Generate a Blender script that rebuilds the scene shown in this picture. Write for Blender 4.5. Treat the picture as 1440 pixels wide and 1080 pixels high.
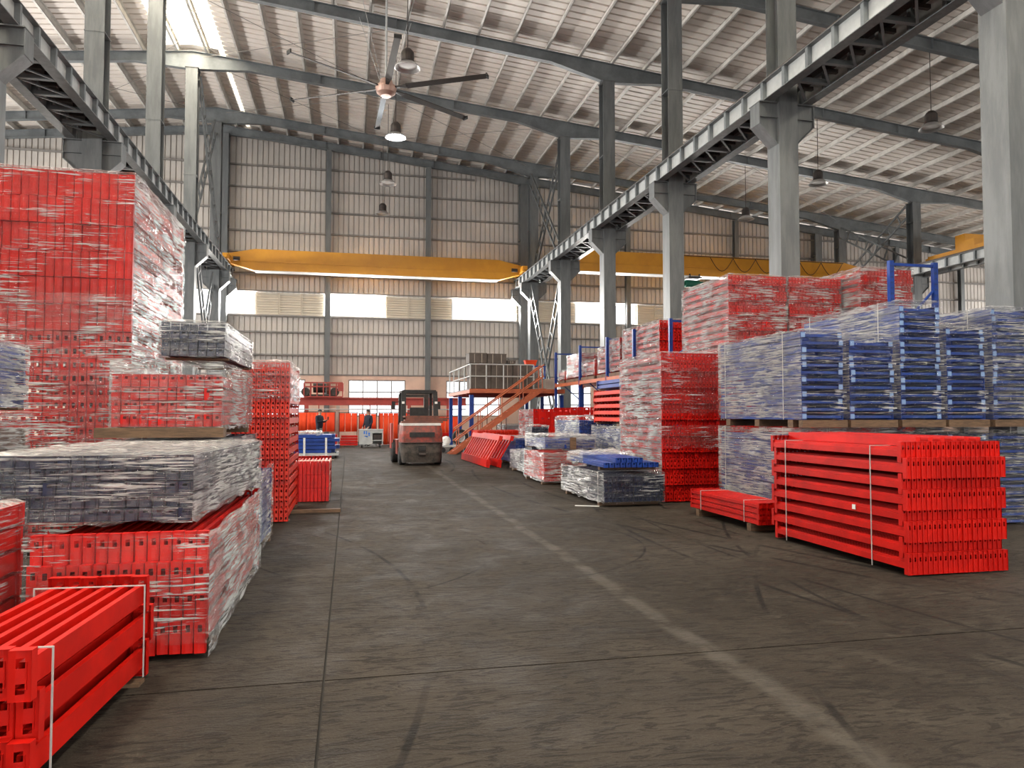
import bpy, math, random
from mathutils import Vector, Matrix, noise
random.seed(7)
for o in list(bpy.data.objects): bpy.data.objects.remove(o)
S = bpy.context.scene
COL = S.collection
PI = math.pi

# ------------------------------------------------------------------ camera
F_PX = 1040.0
YAW = math.atan(229/F_PX); PITCH = math.atan(42/F_PX); EYE = (0, 0, 1.55)
cam = bpy.data.cameras.new('camera'); cam.sensor_width = 36; cam.lens = F_PX/1440*36
cam.clip_start = .05; cam.clip_end = 300
co = bpy.data.objects.new('camera', cam); COL.objects.link(co)
co.location = EYE; co.rotation_euler = (PI/2+PITCH, 0, -YAW)
S.camera = co
# ------------------------------------------------------------------ world, big lights, exposure
w = bpy.data.worlds.new('sky'); S.world = w; w.use_nodes = True
bg = w.node_tree.nodes['Background']; bg.inputs[0].default_value = (.93, .96, 1, 1); bg.inputs[1].default_value = 2.0
S.view_settings.view_transform = 'Standard'; S.view_settings.look = 'None'
S.cycles.max_bounces = 6; S.cycles.diffuse_bounces = 4; S.cycles.glossy_bounces = 3; S.cycles.transparent_max_bounces = 10
S.view_settings.exposure = 0.15; S.view_settings.gamma = 1; S.view_settings.use_curve_mapping = False

def area(name, loc, rot, sx, sy, power, col=(1, 1, 1), spread=PI):
    l = bpy.data.lights.new(name, 'AREA'); l.shape = 'RECTANGLE'; l.size = sx; l.size_y = sy
    l.energy = power; l.color = col; l.spread = spread
    o = bpy.data.objects.new(name, l); COL.objects.link(o); o.location = loc; o.rotation_euler = rot
    return o
RIDGE = -6.65
area('daylight_ridge_skylight', (-6.6, 12, 18.2), (0, 0, 0), 2.4, 42, 8000, (1, .95, .87))
area('daylight_unseen_door', (8, -11.6, 3.4), (PI/2, 0, 0), 14, 6.6, 1000, (1, .97, .93))  # unseen door behind the camera, placed to light the facing fronts
area('daylight_added_roof_panel', (5.5, 4.0, 16.75), (0, 0, 0), 3.0, 14, 2600, (1, .96, .9))  # unseen roof panel, added as top light over the aisle
area('daylight_added_roof_panel', (20, 2, 15.3), (0, 0, 0), 3.0, 20, 1200, (1, .96, .9))  # another added panel over the right bay, out of view
WIN_UP = [(-15.7, -12.3), (-8.4, -5.0), (-1.43, 1.98), (5.69, 9.46), (13.07, 16.98), (20.4, 24.2), (27.8, 31.4)]
for a, b in WIN_UP:
    area('daylight_gable_window', ((a+b)/2, 42.6, 7.56), (-PI/2, 0, 0), b-a, 1.3, 1600, (1, .97, .92))
WIN_LO = [(-5.4, -2.35), (-.05, 3.1), (5.4, 8.6), (11.0, 14.1)]
for a, b in WIN_LO:
    area('daylight_gable_window', ((a+b)/2, 42.6, 2.4), (-PI/2, 0, 0), b-a, 2.0, 220, (1, .97, .92))

for X, r, pw_ in ((-24.3, -PI/2, 10500), (46.3, PI/2, 4500)):      # unseen window bands added in the long walls to light the roof
    area('daylight_added_side_band', (X, 22, 7.5), (0, r, 0), 1.6, 38, pw_, (1, .97, .93))

# ------------------------------------------------------------------ helpers
def ray(x, y):
    a = (x-720)/F_PX; b = (540-y)/F_PX
    s, c, sp, cp = math.sin(YAW), math.cos(YAW), math.sin(PITCH), math.cos(PITCH)
    return Vector((s*cp+a*c-b*s*sp, c*cp-a*s-b*c*sp, sp+b*cp))
def onY(x, y, Y):
    d = ray(x, y); return Vector(EYE)+d*(Y/d.y)

class MB:
    def __init__(s): s.v = []; s.f = []
    def hexa(s, p):
        n = len(s.v); s.v += [tuple(q) for q in p]
        for q in ((0, 3, 2, 1), (4, 5, 6, 7), (0, 1, 5, 4), (1, 2, 6, 5), (2, 3, 7, 6), (3, 0, 4, 7)):
            s.f.append(tuple(n+i for i in q))
        return s
    def box(s, x0, x1, y0, y1, z0, z1):
        return s.hexa([(x0, y0, z0), (x1, y0, z0), (x1, y1, z0), (x0, y1, z0), (x0, y0, z1), (x1, y0, z1), (x1, y1, z1), (x0, y1, z1)])
    def bar(s, p, q, a, b=None, up=(0, 0, 1)):
        b = b or a; p = Vector(p); q = Vector(q); d = (q-p).normalized(); u = Vector(up)
        if abs(d.dot(u)) > .98: u = Vector((0, 1, 0))
        r = d.cross(u).normalized()*(a/2); t = r.cross(d).normalized()*(b/2)
        return s.hexa([p-r-t, p+r-t, q+r-t, q-r-t, p-r+t, p+r+t, q+r+t, q-r+t])
    def tube(s, p, q, r, n=8, r2=None):
        p = Vector(p); q = Vector(q); d = (q-p).normalized(); r2 = r if r2 is None else r2
        u = Vector((0, 0, 1)) if abs(d.z) < .95 else Vector((1, 0, 0))
        a = d.cross(u).normalized(); b = a.cross(d); k = len(s.v)
        for P, R in ((p, r), (q, r2)):
            for i in range(n):
                t = 2*PI*i/n; s.v.append(tuple(P+a*(R*math.cos(t))+b*(R*math.sin(t))))
        for i in range(n): s.f.append((k+i, k+(i+1) % n, k+n+(i+1) % n, k+n+i))
        s.f.append(tuple(range(k+n-1, k-1, -1))); s.f.append(tuple(range(k+n, k+2*n)))
        return s
    def path(s, pts, r, n=6):
        for a, b in zip(pts, pts[1:]): s.tube(a, b, r, n)
        return s
    def ext(s, prof, ax, t0, t1, caps=True):
        k = len(s.v); n = len(prof)
        for t in (t0, t1):
            for a, b in prof:
                s.v.append({'x': (t, a, b), 'y': (a, t, b), 'z': (a, b, t)}[ax])
        for i in range(n): s.f.append((k+i, k+(i+1) % n, k+n+(i+1) % n, k+n+i))
        if caps: s.f.append(tuple(range(k+n-1, k-1, -1))); s.f.append(tuple(range(k+n, k+2*n)))
        return s
    def lathe(s, prof, c=(0, 0, 0), n=16, ax='z'):
        k = len(s.v)
        for r, z in prof:
            for i in range(n):
                t = 2*PI*i/n; a, b = r*math.cos(t), r*math.sin(t)
                q = {'z': (a, b, z), 'x': (z, a, b), 'y': (a, z, b)}[ax]
                s.v.append((c[0]+q[0], c[1]+q[1], c[2]+q[2]))
        for j in range(len(prof)-1):
            for i in range(n):
                s.f.append((k+j*n+i, k+j*n+(i+1) % n, k+(j+1)*n+(i+1) % n, k+(j+1)*n+i))
        return s
    def mesh(s, name, mat, smooth=False):
        m = bpy.data.meshes.new(name); m.from_pydata(s.v, [], s.f); m.update()
        m.materials.append(M[mat] if isinstance(mat, str) else mat)
        if smooth: m.polygons.foreach_set('use_smooth', [True]*len(m.polygons))
        return m

def O(name, mesh, parent=None, loc=(0, 0, 0), rot=(0, 0, 0)):
    o = bpy.data.objects.new(name, mesh); COL.objects.link(o)
    o.location = loc; o.rotation_euler = rot
    if parent is not None: o.parent = parent
    return o
def B(name, mb, mat, parent=None, loc=(0, 0, 0), rot=(0, 0, 0), smooth=False):
    return O(name, mb.mesh(name, mat, smooth), parent, loc, rot)
def tag(o, label, cat, group=None):
    o['label'] = label; o['category'] = cat
    if group: o['group'] = group
    return o
def T(name, label, cat, loc=(0, 0, 0), rz=0, group=None):
    return tag(O(name, None, None, loc, (0, 0, rz)), label, cat, group)
def struct(o):
    o['kind'] = 'structure'; return o
def bx(name, mat, parent, *a):
    return B(name, MB().box(*a), mat, parent)

# ------------------------------------------------------------------ materials
M = {}
def newmat(name):
    m = bpy.data.materials.new(name); m.use_nodes = True; M[name] = m
    nt = m.node_tree; return m, nt, nt.nodes['Principled BSDF']
def N(nt, typ, **kw):
    n = nt.nodes.new(typ)
    for k, v in kw.items(): setattr(n, k, v)
    return n
def noise_n(nt, vec, scale, detail=3, rough=.6, dist=0):
    n = N(nt, 'ShaderNodeTexNoise'); n.inputs['Scale'].default_value = scale; n.inputs['Detail'].default_value = detail
    n.inputs['Roughness'].default_value = rough; n.inputs['Distortion'].default_value = dist
    nt.links.new(vec, n.inputs['Vector']); return n.outputs['Fac']
def mapping(nt, vec, scale=(1, 1, 1), rot=(0, 0, 0), loc=(0, 0, 0)):
    n = N(nt, 'ShaderNodeMapping'); n.inputs['Scale'].default_value = scale; n.inputs['Rotation'].default_value = rot
    n.inputs['Location'].default_value = loc; nt.links.new(vec, n.inputs['Vector']); return n.outputs[0]
def mrange(nt, v, a, b, c=0, d=1):
    n = N(nt, 'ShaderNodeMapRange'); n.interpolation_type = 'SMOOTHSTEP'
    for i, x in ((1, a), (2, b), (3, c), (4, d)): n.inputs[i].default_value = x
    nt.links.new(v, n.inputs[0]); return n.outputs[0]
def math_n(nt, op, a, b=None, c=None):
    n = N(nt, 'ShaderNodeMath', operation=op)
    for i, x in enumerate((a, b, c)):
        if x is None: continue
        if isinstance(x, (int, float)): n.inputs[i].default_value = x
        else: nt.links.new(x, n.inputs[i])
    return n.outputs[0]
def mixc(nt, fac, a, b):
    n = N(nt, 'ShaderNodeMix', data_type='RGBA')
    if isinstance(fac, float): n.inputs[0].default_value = fac
    else: nt.links.new(fac, n.inputs[0])
    for i, x in ((6, a), (7, b)):
        if isinstance(x, tuple): n.inputs[i].default_value = (*x, 1) if len(x) == 3 else x
        else: nt.links.new(x, n.inputs[i])
    return n.outputs[2]
def simple(name, c, rough=.5, metal=0, c2=None, scale=3, bump=0, bscale=40, spec=.5, stretch=(1, 1, 1)):
    m, nt, p = newmat(name)
    p.inputs['Roughness'].default_value = rough; p.inputs['Metallic'].default_value = metal
    p.inputs['Specular IOR Level'].default_value = spec
    p.inputs['Base Color'].default_value = (*c, 1)
    tc = N(nt, 'ShaderNodeNewGeometry').outputs['Position']
    if c2:
        v = mapping(nt, tc, stretch)
        nt.links.new(mixc(nt, mrange(nt, noise_n(nt, v, scale, 5, .65), .35, .65), c, c2), p.inputs['Base Color'])
    if bump:
        b = N(nt, 'ShaderNodeBump'); b.inputs['Strength'].default_value = bump; b.inputs['Distance'].default_value = .01
        nt.links.new(noise_n(nt, tc, bscale, 4), b.inputs['Height']); nt.links.new(b.outputs[0], p.inputs['Normal'])
    return m
simple('red_paint', (.62, .009, .004), .42, 0, (.47, .006, .003), 2.5, spec=.3)
simple('orange_paint', (.68, .030, .008), .42, 0, (.58, .02, .007), 2.5, spec=.3)
simple('stair_orange', (.50, .13, .05), .5, 0, (.40, .10, .045), 4)
simple('blue_paint', (.012, .055, .30), .38, 0, (.009, .038, .22), 3, spec=.35)
simple('navy_paint', (.010, .016, .045), .4, 0, (.015, .022, .06), 3)
simple('blue_cap', (.22, .36, .62), .45)
simple('steel_grey', (.17, .182, .186), .5, .1, (.12, .13, .135), 1.6, .12, 30, stretch=(3, 3, .5))
simple('rafter_grey', (.19, .21, .22), .5, .1, (.13, .145, .155), 1.3)
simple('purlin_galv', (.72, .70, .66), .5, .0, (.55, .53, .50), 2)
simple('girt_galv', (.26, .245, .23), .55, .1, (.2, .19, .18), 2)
simple('roof_sheet', (.78, .73, .68), .55, .0, (.70, .64, .59), .35, stretch=(.4, 1, 1))
simple('wall_sheet', (.57, .53, .49), .55, .0, (.48, .45, .42), .4)
simple('louver', (.72, .66, .56), .55)
simple('plaster', (.80, .58, .46), .85, 0, (.66, .47, .38), .9, .1, 12)
simple('yellow_crane', (.74, .33, .018), .42, 0, (.66, .28, .015), 1)
simple('rail_dark', (.09, .07, .06), .55, .4)
simple('black_rubber', (.015, .015, .016), .75, 0, (.03, .03, .03), 12)
simple('dark_metal', (.04, .035, .033), .5, .3, (.065, .05, .045), 6)
simple('wood', (.17, .10, .055), .75, 0, (.10, .06, .034), 5, .3, 60, stretch=(1, 6, 6))
simple('wood_dark', (.16, .09, .055), .8, 0, (.1, .06, .04), 5, .3, 60)
simple('strap', (.5, .49, .47), .45)
simple('white_paint', (.75, .75, .73), .5, 0, (.62, .62, .61), 5)
simple('light_grey', (.5, .52, .52), .5, 0, (.42, .44, .44), 4)
simple('carton_dark', (.085, .07, .06), .75, 0, (.12, .1, .085), 3)
simple('carton_grey', (.45, .40, .34), .75, 0, (.36, .32, .28), 3)
simple('forklift_red', (.30, .045, .028), .45, 0, (.12, .04, .03), 7, .3, 30)
simple('forklift_dirt', (.09, .075, .062), .7, 0, (.03, .028, .026), 6, .5, 25)
simple('rust_board', (.20, .07, .045), .65, 0, (.11, .045, .035), 4, .2, 30)
simple('curtain_red', (.90, .085, .025), .6, 0, (.82, .065, .02), 1.5, spec=.2)
simple('gantry_red', (.42, .06, .045), .5, 0, (.34, .05, .04), 3)
simple('fan_blade', (.035, .028, .025), .6, 0)
simple('fan_hub', (.55, .36, .30), .4, .4)
simple('aluminium', (.6, .6, .6), .35, .7)
simple('jacket_navy', (.012, .016, .032), .8)
simple('trousers', (.33, .35, .36), .85)
simple('skin', (.5, .28, .2), .55)
simple('hair', (.012, .01, .009), .6)
simple('green_paint', (.01, .13, .08), .45)
simple('plastic_white', (.8, .8, .78), .5)
simple('pale_strip', (.72, .52, .42), .6)
simple('blue_mark', (.02, .16, .62), .6)
simple('pale_film_core', (.62, .60, .58), .55, 0, (.5, .49, .48), 3)
simple('brown_core', (.28, .2, .17), .7, 0, (.2, .14, .12), 3)
# lit lamp
m, nt, p = newmat('lamp_glow'); p.inputs['Emission Color'].default_value = (.82, .92, 1, 1); p.inputs['Emission Strength'].default_value = 60
# glazing
m, nt, p = newmat('glass')
tr = N(nt, 'ShaderNodeBsdfTransparent'); gl = N(nt, 'ShaderNodeBsdfGlossy'); gl.inputs['Roughness'].default_value = .08
mx = N(nt, 'ShaderNodeMixShader'); mx.inputs[0].default_value = .06
nt.links.new(tr.outputs[0], mx.inputs[1]); nt.links.new(gl.outputs[0], mx.inputs[2]); nt.links.new(mx.outputs[0], nt.nodes['Material Output'].inputs[0])
m, nt, p = newmat('skylight_sheet')
tr = N(nt, 'ShaderNodeBsdfTransparent'); tr.inputs[0].default_value = (1, .97, .9, 1); tl = N(nt, 'ShaderNodeBsdfTranslucent'); tl.inputs[0].default_value = (.95, .88, .72, 1)
mx = N(nt, 'ShaderNodeMixShader'); mx.inputs[0].default_value = .4
nt.links.new(tr.outputs[0], mx.inputs[1]); nt.links.new(tl.outputs[0], mx.inputs[2]); nt.links.new(mx.outputs[0], nt.nodes['Material Output'].inputs[0])

# stretch film: clear sheet whose bunched folds turn milky, wound in long near-level pulls
def film_mat(name, amin, amax, lo=.50, hi=.64, tilt=1.0, gate=.30, gloss=.5, sc=1.0):
    m, nt, p = newmat(name)
    tc = N(nt, 'ShaderNodeTexCoord').outputs['Object']
    f1 = noise_n(nt, mapping(nt, tc, (1.0*sc, 1.0*sc, 30*sc), (.09*tilt, .11*tilt, 0)), 2.0, 5, .62, .6)
    f2 = noise_n(nt, mapping(nt, tc, (1.7*sc, 1.7*sc, 36*sc), (-.22*tilt, -.19*tilt, .3), (3, 1, 2)), 2.1, 4, .6, .8)
    pa = noise_n(nt, mapping(nt, tc, (1, 1, 1.8)), 1.4, 3, .5)
    s = math_n(nt, 'MAXIMUM', mrange(nt, f1, lo, hi), math_n(nt, 'MULTIPLY', mrange(nt, f2, lo+.02, hi+.03), .9))
    if tilt > 1.2:
        f3 = noise_n(nt, mapping(nt, tc, (1.1, 1.1, 13), (.42, .5, .2), (7, 2, 5)), 1.6, 4, .6, .6)
        s = math_n(nt, 'MAXIMUM', s, mrange(nt, f3, .56, .62))
    s = math_n(nt, 'MULTIPLY', s, mrange(nt, pa, .44, .58, gate, 1))
    al = math_n(nt, 'MULTIPLY_ADD', s, amax-amin, amin)
    b = N(nt, 'ShaderNodeBump'); b.inputs['Strength'].default_value = 1.0; b.inputs['Distance'].default_value = .12
    nt.links.new(math_n(nt, 'ADD', f1, f2), b.inputs['Height'])
    df = N(nt, 'ShaderNodeBsdfDiffuse'); df.inputs[0].default_value = (.87, .885, .91, 1)
    gl = N(nt, 'ShaderNodeBsdfGlossy'); gl.inputs[0].default_value = (.95, .95, .95, 1); gl.inputs['Roughness'].default_value = .17
    for q in (df, gl): nt.links.new(b.outputs[0], q.inputs['Normal'])
    m1 = N(nt, 'ShaderNodeMixShader'); m1.inputs[0].default_value = gloss
    nt.links.new(df.outputs[0], m1.inputs[1]); nt.links.new(gl.outputs[0], m1.inputs[2])
    tr = N(nt, 'ShaderNodeBsdfTransparent'); mx = N(nt, 'ShaderNodeMixShader')
    nt.links.new(al, mx.inputs[0]); nt.links.new(tr.outputs[0], mx.inputs[1]); nt.links.new(m1.outputs[0], mx.inputs[2])
    g2 = N(nt, 'ShaderNodeBsdfGlossy'); g2.inputs['Roughness'].default_value = .07; nt.links.new(b.outputs[0], g2.inputs['Normal'])
    lw = N(nt, 'ShaderNodeLayerWeight'); lw.inputs[0].default_value = .25
    m3 = N(nt, 'ShaderNodeMixShader'); nt.links.new(math_n(nt, 'MULTIPLY_ADD', lw.outputs['Fresnel'], .3, .015), m3.inputs[0])
    nt.links.new(mx.outputs[0], m3.inputs[1]); nt.links.new(g2.outputs[0], m3.inputs[2])
    nt.links.new(m3.outputs[0], nt.nodes['Material Output'].inputs[0])
    return m
film_mat('film_light', .02, .95, .565, .61, 1, .06, .3)
film_mat('film_mid', .05, .92, .505, .585, 1, .25, .3)
film_mat('film_heavy', .09, .94, .48, .57, 1.3, .45, .35)
film_mat('film_dense', .10, .97, .475, .55, 1.7, .45, .4)
# crumpled film across the tops
m, nt, p = newmat('film_top')
tc = N(nt, 'ShaderNodeTexCoord').outputs['Object']
f1 = noise_n(nt, mapping(nt, tc, (1, 3.5, 1), (0, 0, .5)), 5, 5, .65, 1.2)
al = math_n(nt, 'MULTIPLY_ADD', mrange(nt, f1, .45, .66), .5, .22)
p.inputs['Base Color'].default_value = (.84, .82, .8, 1); p.inputs['Roughness'].default_value = .22; p.inputs['Specular IOR Level'].default_value = .8
b = N(nt, 'ShaderNodeBump'); b.inputs['Strength'].default_value = .9; b.inputs['Distance'].default_value = .03
nt.links.new(f1, b.inputs['Height']); nt.links.new(b.outputs[0], p.inputs['Normal'])
tr = N(nt, 'ShaderNodeBsdfTransparent'); mx = N(nt, 'ShaderNodeMixShader')
nt.links.new(al, mx.inputs[0]); nt.links.new(tr.outputs[0], mx.inputs[1]); nt.links.new(p.outputs[0], mx.inputs[2])
nt.links.new(mx.outputs[0], nt.nodes['Material Output'].inputs[0])

# concrete floor
m, nt, p = newmat('concrete')
P = N(nt, 'ShaderNodeNewGeometry').outputs['Position']
big = noise_n(nt, P, .28, 4, .6, .4); mid = noise_n(nt, P, 1.7, 6, .7, .6)
fine = noise_n(nt, mapping(nt, P, (4, 15, 1), (0, 0, .12)), 1.0, 5, .62, 1.8)
grit = noise_n(nt, P, 60, 3, .7)
c = mixc(nt, mrange(nt, big, .35, .66), (.026, .0205, .0148), (.050, .0405, .031))
c = mixc(nt, math_n(nt, 'MULTIPLY', mrange(nt, mid, .45, .72), .55), c, (.075, .063, .050))
c = mixc(nt, math_n(nt, 'MULTIPLY', mrange(nt, fine, .51, .58), .7), c, (.012, .0095, .0075))
c = mixc(nt, math_n(nt, 'MULTIPLY', mrange(nt, grit, .5, .8), .3), c, (.12, .104, .085))
sx = N(nt, 'ShaderNodeSeparateXYZ'); nt.links.new(P, sx.inputs[0]); px, py = sx.outputs[0], sx.outputs[1]
# pale worn strip along the aisle
wob = math_n(nt, 'MULTIPLY_ADD', noise_n(nt, P, .9, 3), .25, -.125)
dx = math_n(nt, 'ABSOLUTE', math_n(nt, 'ADD', math_n(nt, 'SUBTRACT', px, 2.32), wob))
st = math_n(nt, 'MULTIPLY', mrange(nt, dx, .03, .11, 1, 0), mrange(nt, noise_n(nt, P, 2.2, 4, .7), .3, .6))
c = mixc(nt, math_n(nt, 'MULTIPLY', st, .5), c, (.105, .094, .080))
# tyre arcs and long scuffs
def arc(cx, cy, r, wd, gate=None):
    ax = math_n(nt, 'SUBTRACT', px, cx); ay = math_n(nt, 'SUBTRACT', py, cy)
    d = math_n(nt, 'SQRT', math_n(nt, 'ADD', math_n(nt, 'MULTIPLY', ax, ax), math_n(nt, 'MULTIPLY', ay, ay)))
    return mrange(nt, math_n(nt, 'ABSOLUTE', math_n(nt, 'SUBTRACT', d, r)), wd*.4, wd, 1, 0)
marks = None
for a in ((-.9, 8.6, 2.5, .02), (1.2, 8.9, 2.3, .02), (-6.5, 20.5, 9.0, .03), (16, 4, 12.2, .03), (14.5, 9.5, 9.6, .035), (19, -2, 17.4, .03),
          (-9, 6, 9.6, .03), (22, 8, 18.4, .04), (22, 8, 17.9, .03), (30, 16, 27, .05), (30, 15, 26.2, .05), (-14, 24, 17.2, .05)):
    k = arc(*a); marks = k if marks is None else math_n(nt, 'MAXIMUM', marks, k)
marks = math_n(nt, 'MULTIPLY', marks, mrange(nt, noise_n(nt, P, .8, 3), .42, .58))
c = mixc(nt, math_n(nt, 'MULTIPLY', marks, .85), c, (.009, .0075, .0065))
nt.links.new(c, p.inputs['Base Color'])
p.inputs['Specular IOR Level'].default_value = .13
nt.links.new(mrange(nt, mid, .3, .7, .6, .85), p.inputs['Roughness'])
b = N(nt, 'ShaderNodeBump'); b.inputs['Strength'].default_value = .9; b.inputs['Distance'].default_value = .03
nt.links.new(math_n(nt, 'ADD', fine, math_n(nt, 'MULTIPLY', grit, .35)), b.inputs['Height']); nt.links.new(b.outputs[0], p.inputs['Normal'])
simple('joint_dark', (.03, .026, .022), .9)
simple('outdoor_ground', (.4, .38, .35), .9)

# ================================================================== SETTING
XL, XR, YB, YF = -24.0, 46.0, -12.0, 42.0
def Tz(x): return 16.4-.1*x if x >= RIDGE else 17.065+.11*(x-RIDGE)      # top of the rafters
def Rz(x): return Tz(x)+.25
ROWS = [9.3, 15.3, 21.3, 27.3, 33.3, 39.3, 41.62]
LINES = [-24, RIDGE, 9.85, 29.1, 46]

# floor: slabs with open joints
floor = struct(O('floor', None))
bx('floor_base', 'joint_dark', floor, XL, XR, YB, YF+.3, -.12, -.018)
xs = [XL, -12.1, -.13, 12.0, 24.0, 36.0, XR]; ys = [YB, 4.5, 16.5, 28.5, YF+.3]
for i in range(len(xs)-1):
    for j in range(len(ys)-1):
        g = .007
        bx('slab', 'concrete', floor, xs[i]+g, xs[i+1]-g, ys[j]+g*1.1, ys[j+1]-g*1.1, -.1, 0)
struct(bx('outdoor_ground', 'outdoor_ground', None, -90, 120, -90, 120, -.4, -.15))

# roof
ceiling = struct(O('ceiling', None))
def corr(mb, x0, x1, y0, y1, zf):
    k = len(mb.v); prof = []; y = y0
    while y < y1-1e-6:
        for dy, dz in ((0, 0), (.30, 0), (.308, .10), (.392, .10)):
            if y+dy <= y1: prof.append((y+dy, dz))
        y += .4
    prof.append((y1, 0)); n = len(prof)
    for x in (x0, x1):
        for a, dz in prof: mb.v.append((x, a, zf(x)+dz))
    for i in range(n-1): mb.f.append((k+i, k+i+1, k+n+i+1, k+n+i))
def roof(x0, x1, y0, y1, mat='roof_sheet', name='roof_sheet'):
    mb = MB(); corr(mb, x0, x1, y0, y1, Rz); return B(name, mb, mat, ceiling)
for a, b in ((XL, -7.8), (-5.4, 4), (7, 18.5), (21.5, XR)): 
    roof(a, b, YB, YF+.3)
roof(-7.8, RIDGE, YB, -8.8); roof(RIDGE, -5.4, YB, -8.8)
roof(-7.8, RIDGE, 33.2, YF+.3); roof(RIDGE, -5.62, 33.2, YF+.3)
roof(-7.8, RIDGE, -8.8, 33.2, 'skylight_sheet', 'skylight_sheet'); roof(RIDGE, -5.4, -8.8, 33.2, 'skylight_sheet', 'skylight_sheet')
roof(-5.62, -5.4, 33.2, YF+.3, 'skylight_sheet', 'skylight_sheet')
roof(4, 7, YB, -3.2); roof(4, 7, 11.2, YF+.3); roof(4, 7, -3.2, 11.2, 'skylight_sheet', 'skylight_sheet')  # skylight in this strip is unseen, added for top light
roof(18.5, 21.5, YB, -8); roof(18.5, 21.5, 12, YF+.3); roof(18.5, 21.5, -8, 12, 'skylight_sheet', 'skylight_sheet')  # this skylight too is added for its light, out of view
k = 0; pxs = []
x = RIDGE+.6
while x < 40: pxs.append(x); x += 1.346
x = RIDGE-.6
while x > -22: pxs.append(x); x -= 1.346
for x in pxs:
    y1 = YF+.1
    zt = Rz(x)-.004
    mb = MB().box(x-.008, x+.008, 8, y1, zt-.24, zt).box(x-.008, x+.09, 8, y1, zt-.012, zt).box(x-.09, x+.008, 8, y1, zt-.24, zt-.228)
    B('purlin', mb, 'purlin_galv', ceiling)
# cross rods under the roof
def rod(x0, y0, x1, y1, dz=-.25):
    B('brace_rod', MB().tube((x0, y0, Tz(x0)+dz), (x1, y1, Tz(x1)+dz), .012, 5), 'girt_galv', ceiling)
for a, b, yy in ((-6.2, 1.6, 33.5), (1.6, 9.4, 33.5), (-6.2, 1.6, 27.5), (10.3, 19.5, 33.5), (19.5, 28.7, 33.5), (-14, -7, 33.5)):
    rod(a, yy, b, yy+5.6); rod(b, yy, a, yy+5.6)
for yy in (21.6, 24.5, 27.6, 30.5):
    rod(-7.7, yy, -5.5, yy+2.7, .02); rod(-5.5, yy, -7.7, yy+2.7, .02)

# rafters: tapered I-beams, deeper over the columns
ROWN = {9.3: 'first', 15.3: 'second', 21.3: 'third', 27.3: 'fourth', 33.3: 'fifth', 39.3: 'sixth', 41.62: 'last'}
RLAB = {9.3: 'dark grey steel roof beam nearest the camera, mostly above the photo\'s top edge',
        15.3: 'dark grey steel roof beam of the second frame, seen high at the right edge',
        21.3: 'dark grey steel roof beam crossing the photo\'s top right corner',
        27.3: 'dark grey steel roof beam passing just above the big ceiling fan',
        33.3: 'dark grey steel roof beam right behind the big ceiling fan hub',
        39.3: 'dark grey steel roof beam just behind the glowing lamp',
        41.62: 'dark grey steel roof beam lying against the top of the far wall'}
def rafter(Y):
    t = T('roof_beam', RLAB[Y], 'beam', (0, Y, 0), 0, 'roof beams of the steel frames')
    for a, b in zip(LINES, LINES[1:]):
        st = [(a, .80), (a+2.3, .42), (b-2.3, .42), (b, .80)]
        if Y > 41: st = [(a, .5), (a+2.3, .40), (b-2.3, .40), (b, .5)]
        for (x0, d0), (x1, d1) in zip(st, st[1:]):
            if x0 < -22.5 or x1 > 44.5: pass
            mb = MB(); z0, z1 = Tz(x0+.001), Tz(x1-.001)
            def slab(h0a, h0b, h1a, h1b, wd):
                mb.hexa([(x0, -wd, h0a), (x1, -wd, h1a), (x1, wd, h1a), (x0, wd, h0a), (x0, -wd, h0b), (x1, -wd, h1b), (x1, wd, h1b), (x0, wd, h0b)])
            slab(z0-d0, z0, z1-d1, z1, .012); slab(z0-.022, z0, z1-.022, z1, .11); slab(z0-d0, z0-d0+.022, z1-d1, z1-d1+.022, .11)
            if abs(x1-x0) > 5:
                for fr in (.25, .5, .75):
                    xx = x0+(x1-x0)*fr; mb.box(xx-.01, xx+.01, -.1, .1, Tz(xx)-.42, Tz(xx))
            B('rafter_segment', mb, 'rafter_grey', t)
for Y in ROWS: rafter(Y)

# columns
CORB = 8.74
def column(X, Y, label, corb=(-1, 1), wd=.48):
    t = T('steel_column', label, 'column', (X, Y, 0), 0, 'steel columns of the hall')
    top = Tz(X)-.8 if Y < 41 else Tz(X)-.5
    h = wd/2
    mb = MB().box(-h, h, -.25, -.228, .03, top).box(-h, h, .228, .25, .03, top).box(-.012, .012, -.23, .23, .03, top)
    mb.box(-h, -h+.02, -.228, .228, .03, CORB+.0) if corb else None
    mb.box(h-.02, h, -.228, .228, .03, CORB+.0) if corb else None
    B('shaft', mb, 'steel_grey', t)
    bx('base_plate', 'steel_grey', t, -.34, .34, -.36, .36, 0, .03)
    bx('cap_plate', 'steel_grey', t, -.27, .27, -.28, .28, top, top+.02)
    bx('splice_plate', 'steel_grey', t, -h-.012, h+.012, -.262, .262, CORB+2.9, CORB+2.93)
    for s in corb:
        prof = [(s*h, CORB-.95), (s*.69, CORB-.5), (s*.69, CORB), (s*h, CORB)]
        mb = MB().ext(prof, 'y', -.15, .15)
        mb.hexa([(s*h, -.2, CORB-.97), (s*.70, -.2, CORB-.52), (s*.70, .2, CORB-.52), (s*h, .2, CORB-.97), (s*h, -.2, CORB-.945), (s*.70, -.2, CORB-.495), (s*.70, .2, CORB-.495), (s*h, .2, CORB-.945)])
        mb.box(min(s*.69, s*.71), max(s*.69, s*.71), -.2, .2, CORB-.52, CORB)
        mb.box(min(s*h, s*.70), max(s*h, s*.70), -.21, .21, CORB-.36, CORB-.345)
        mb.box(min(s*h, s*.72), max(s*h, s*.72), -.24, .24, CORB-.02, CORB)
        B('corbel', mb, 'steel_grey', t)
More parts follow.
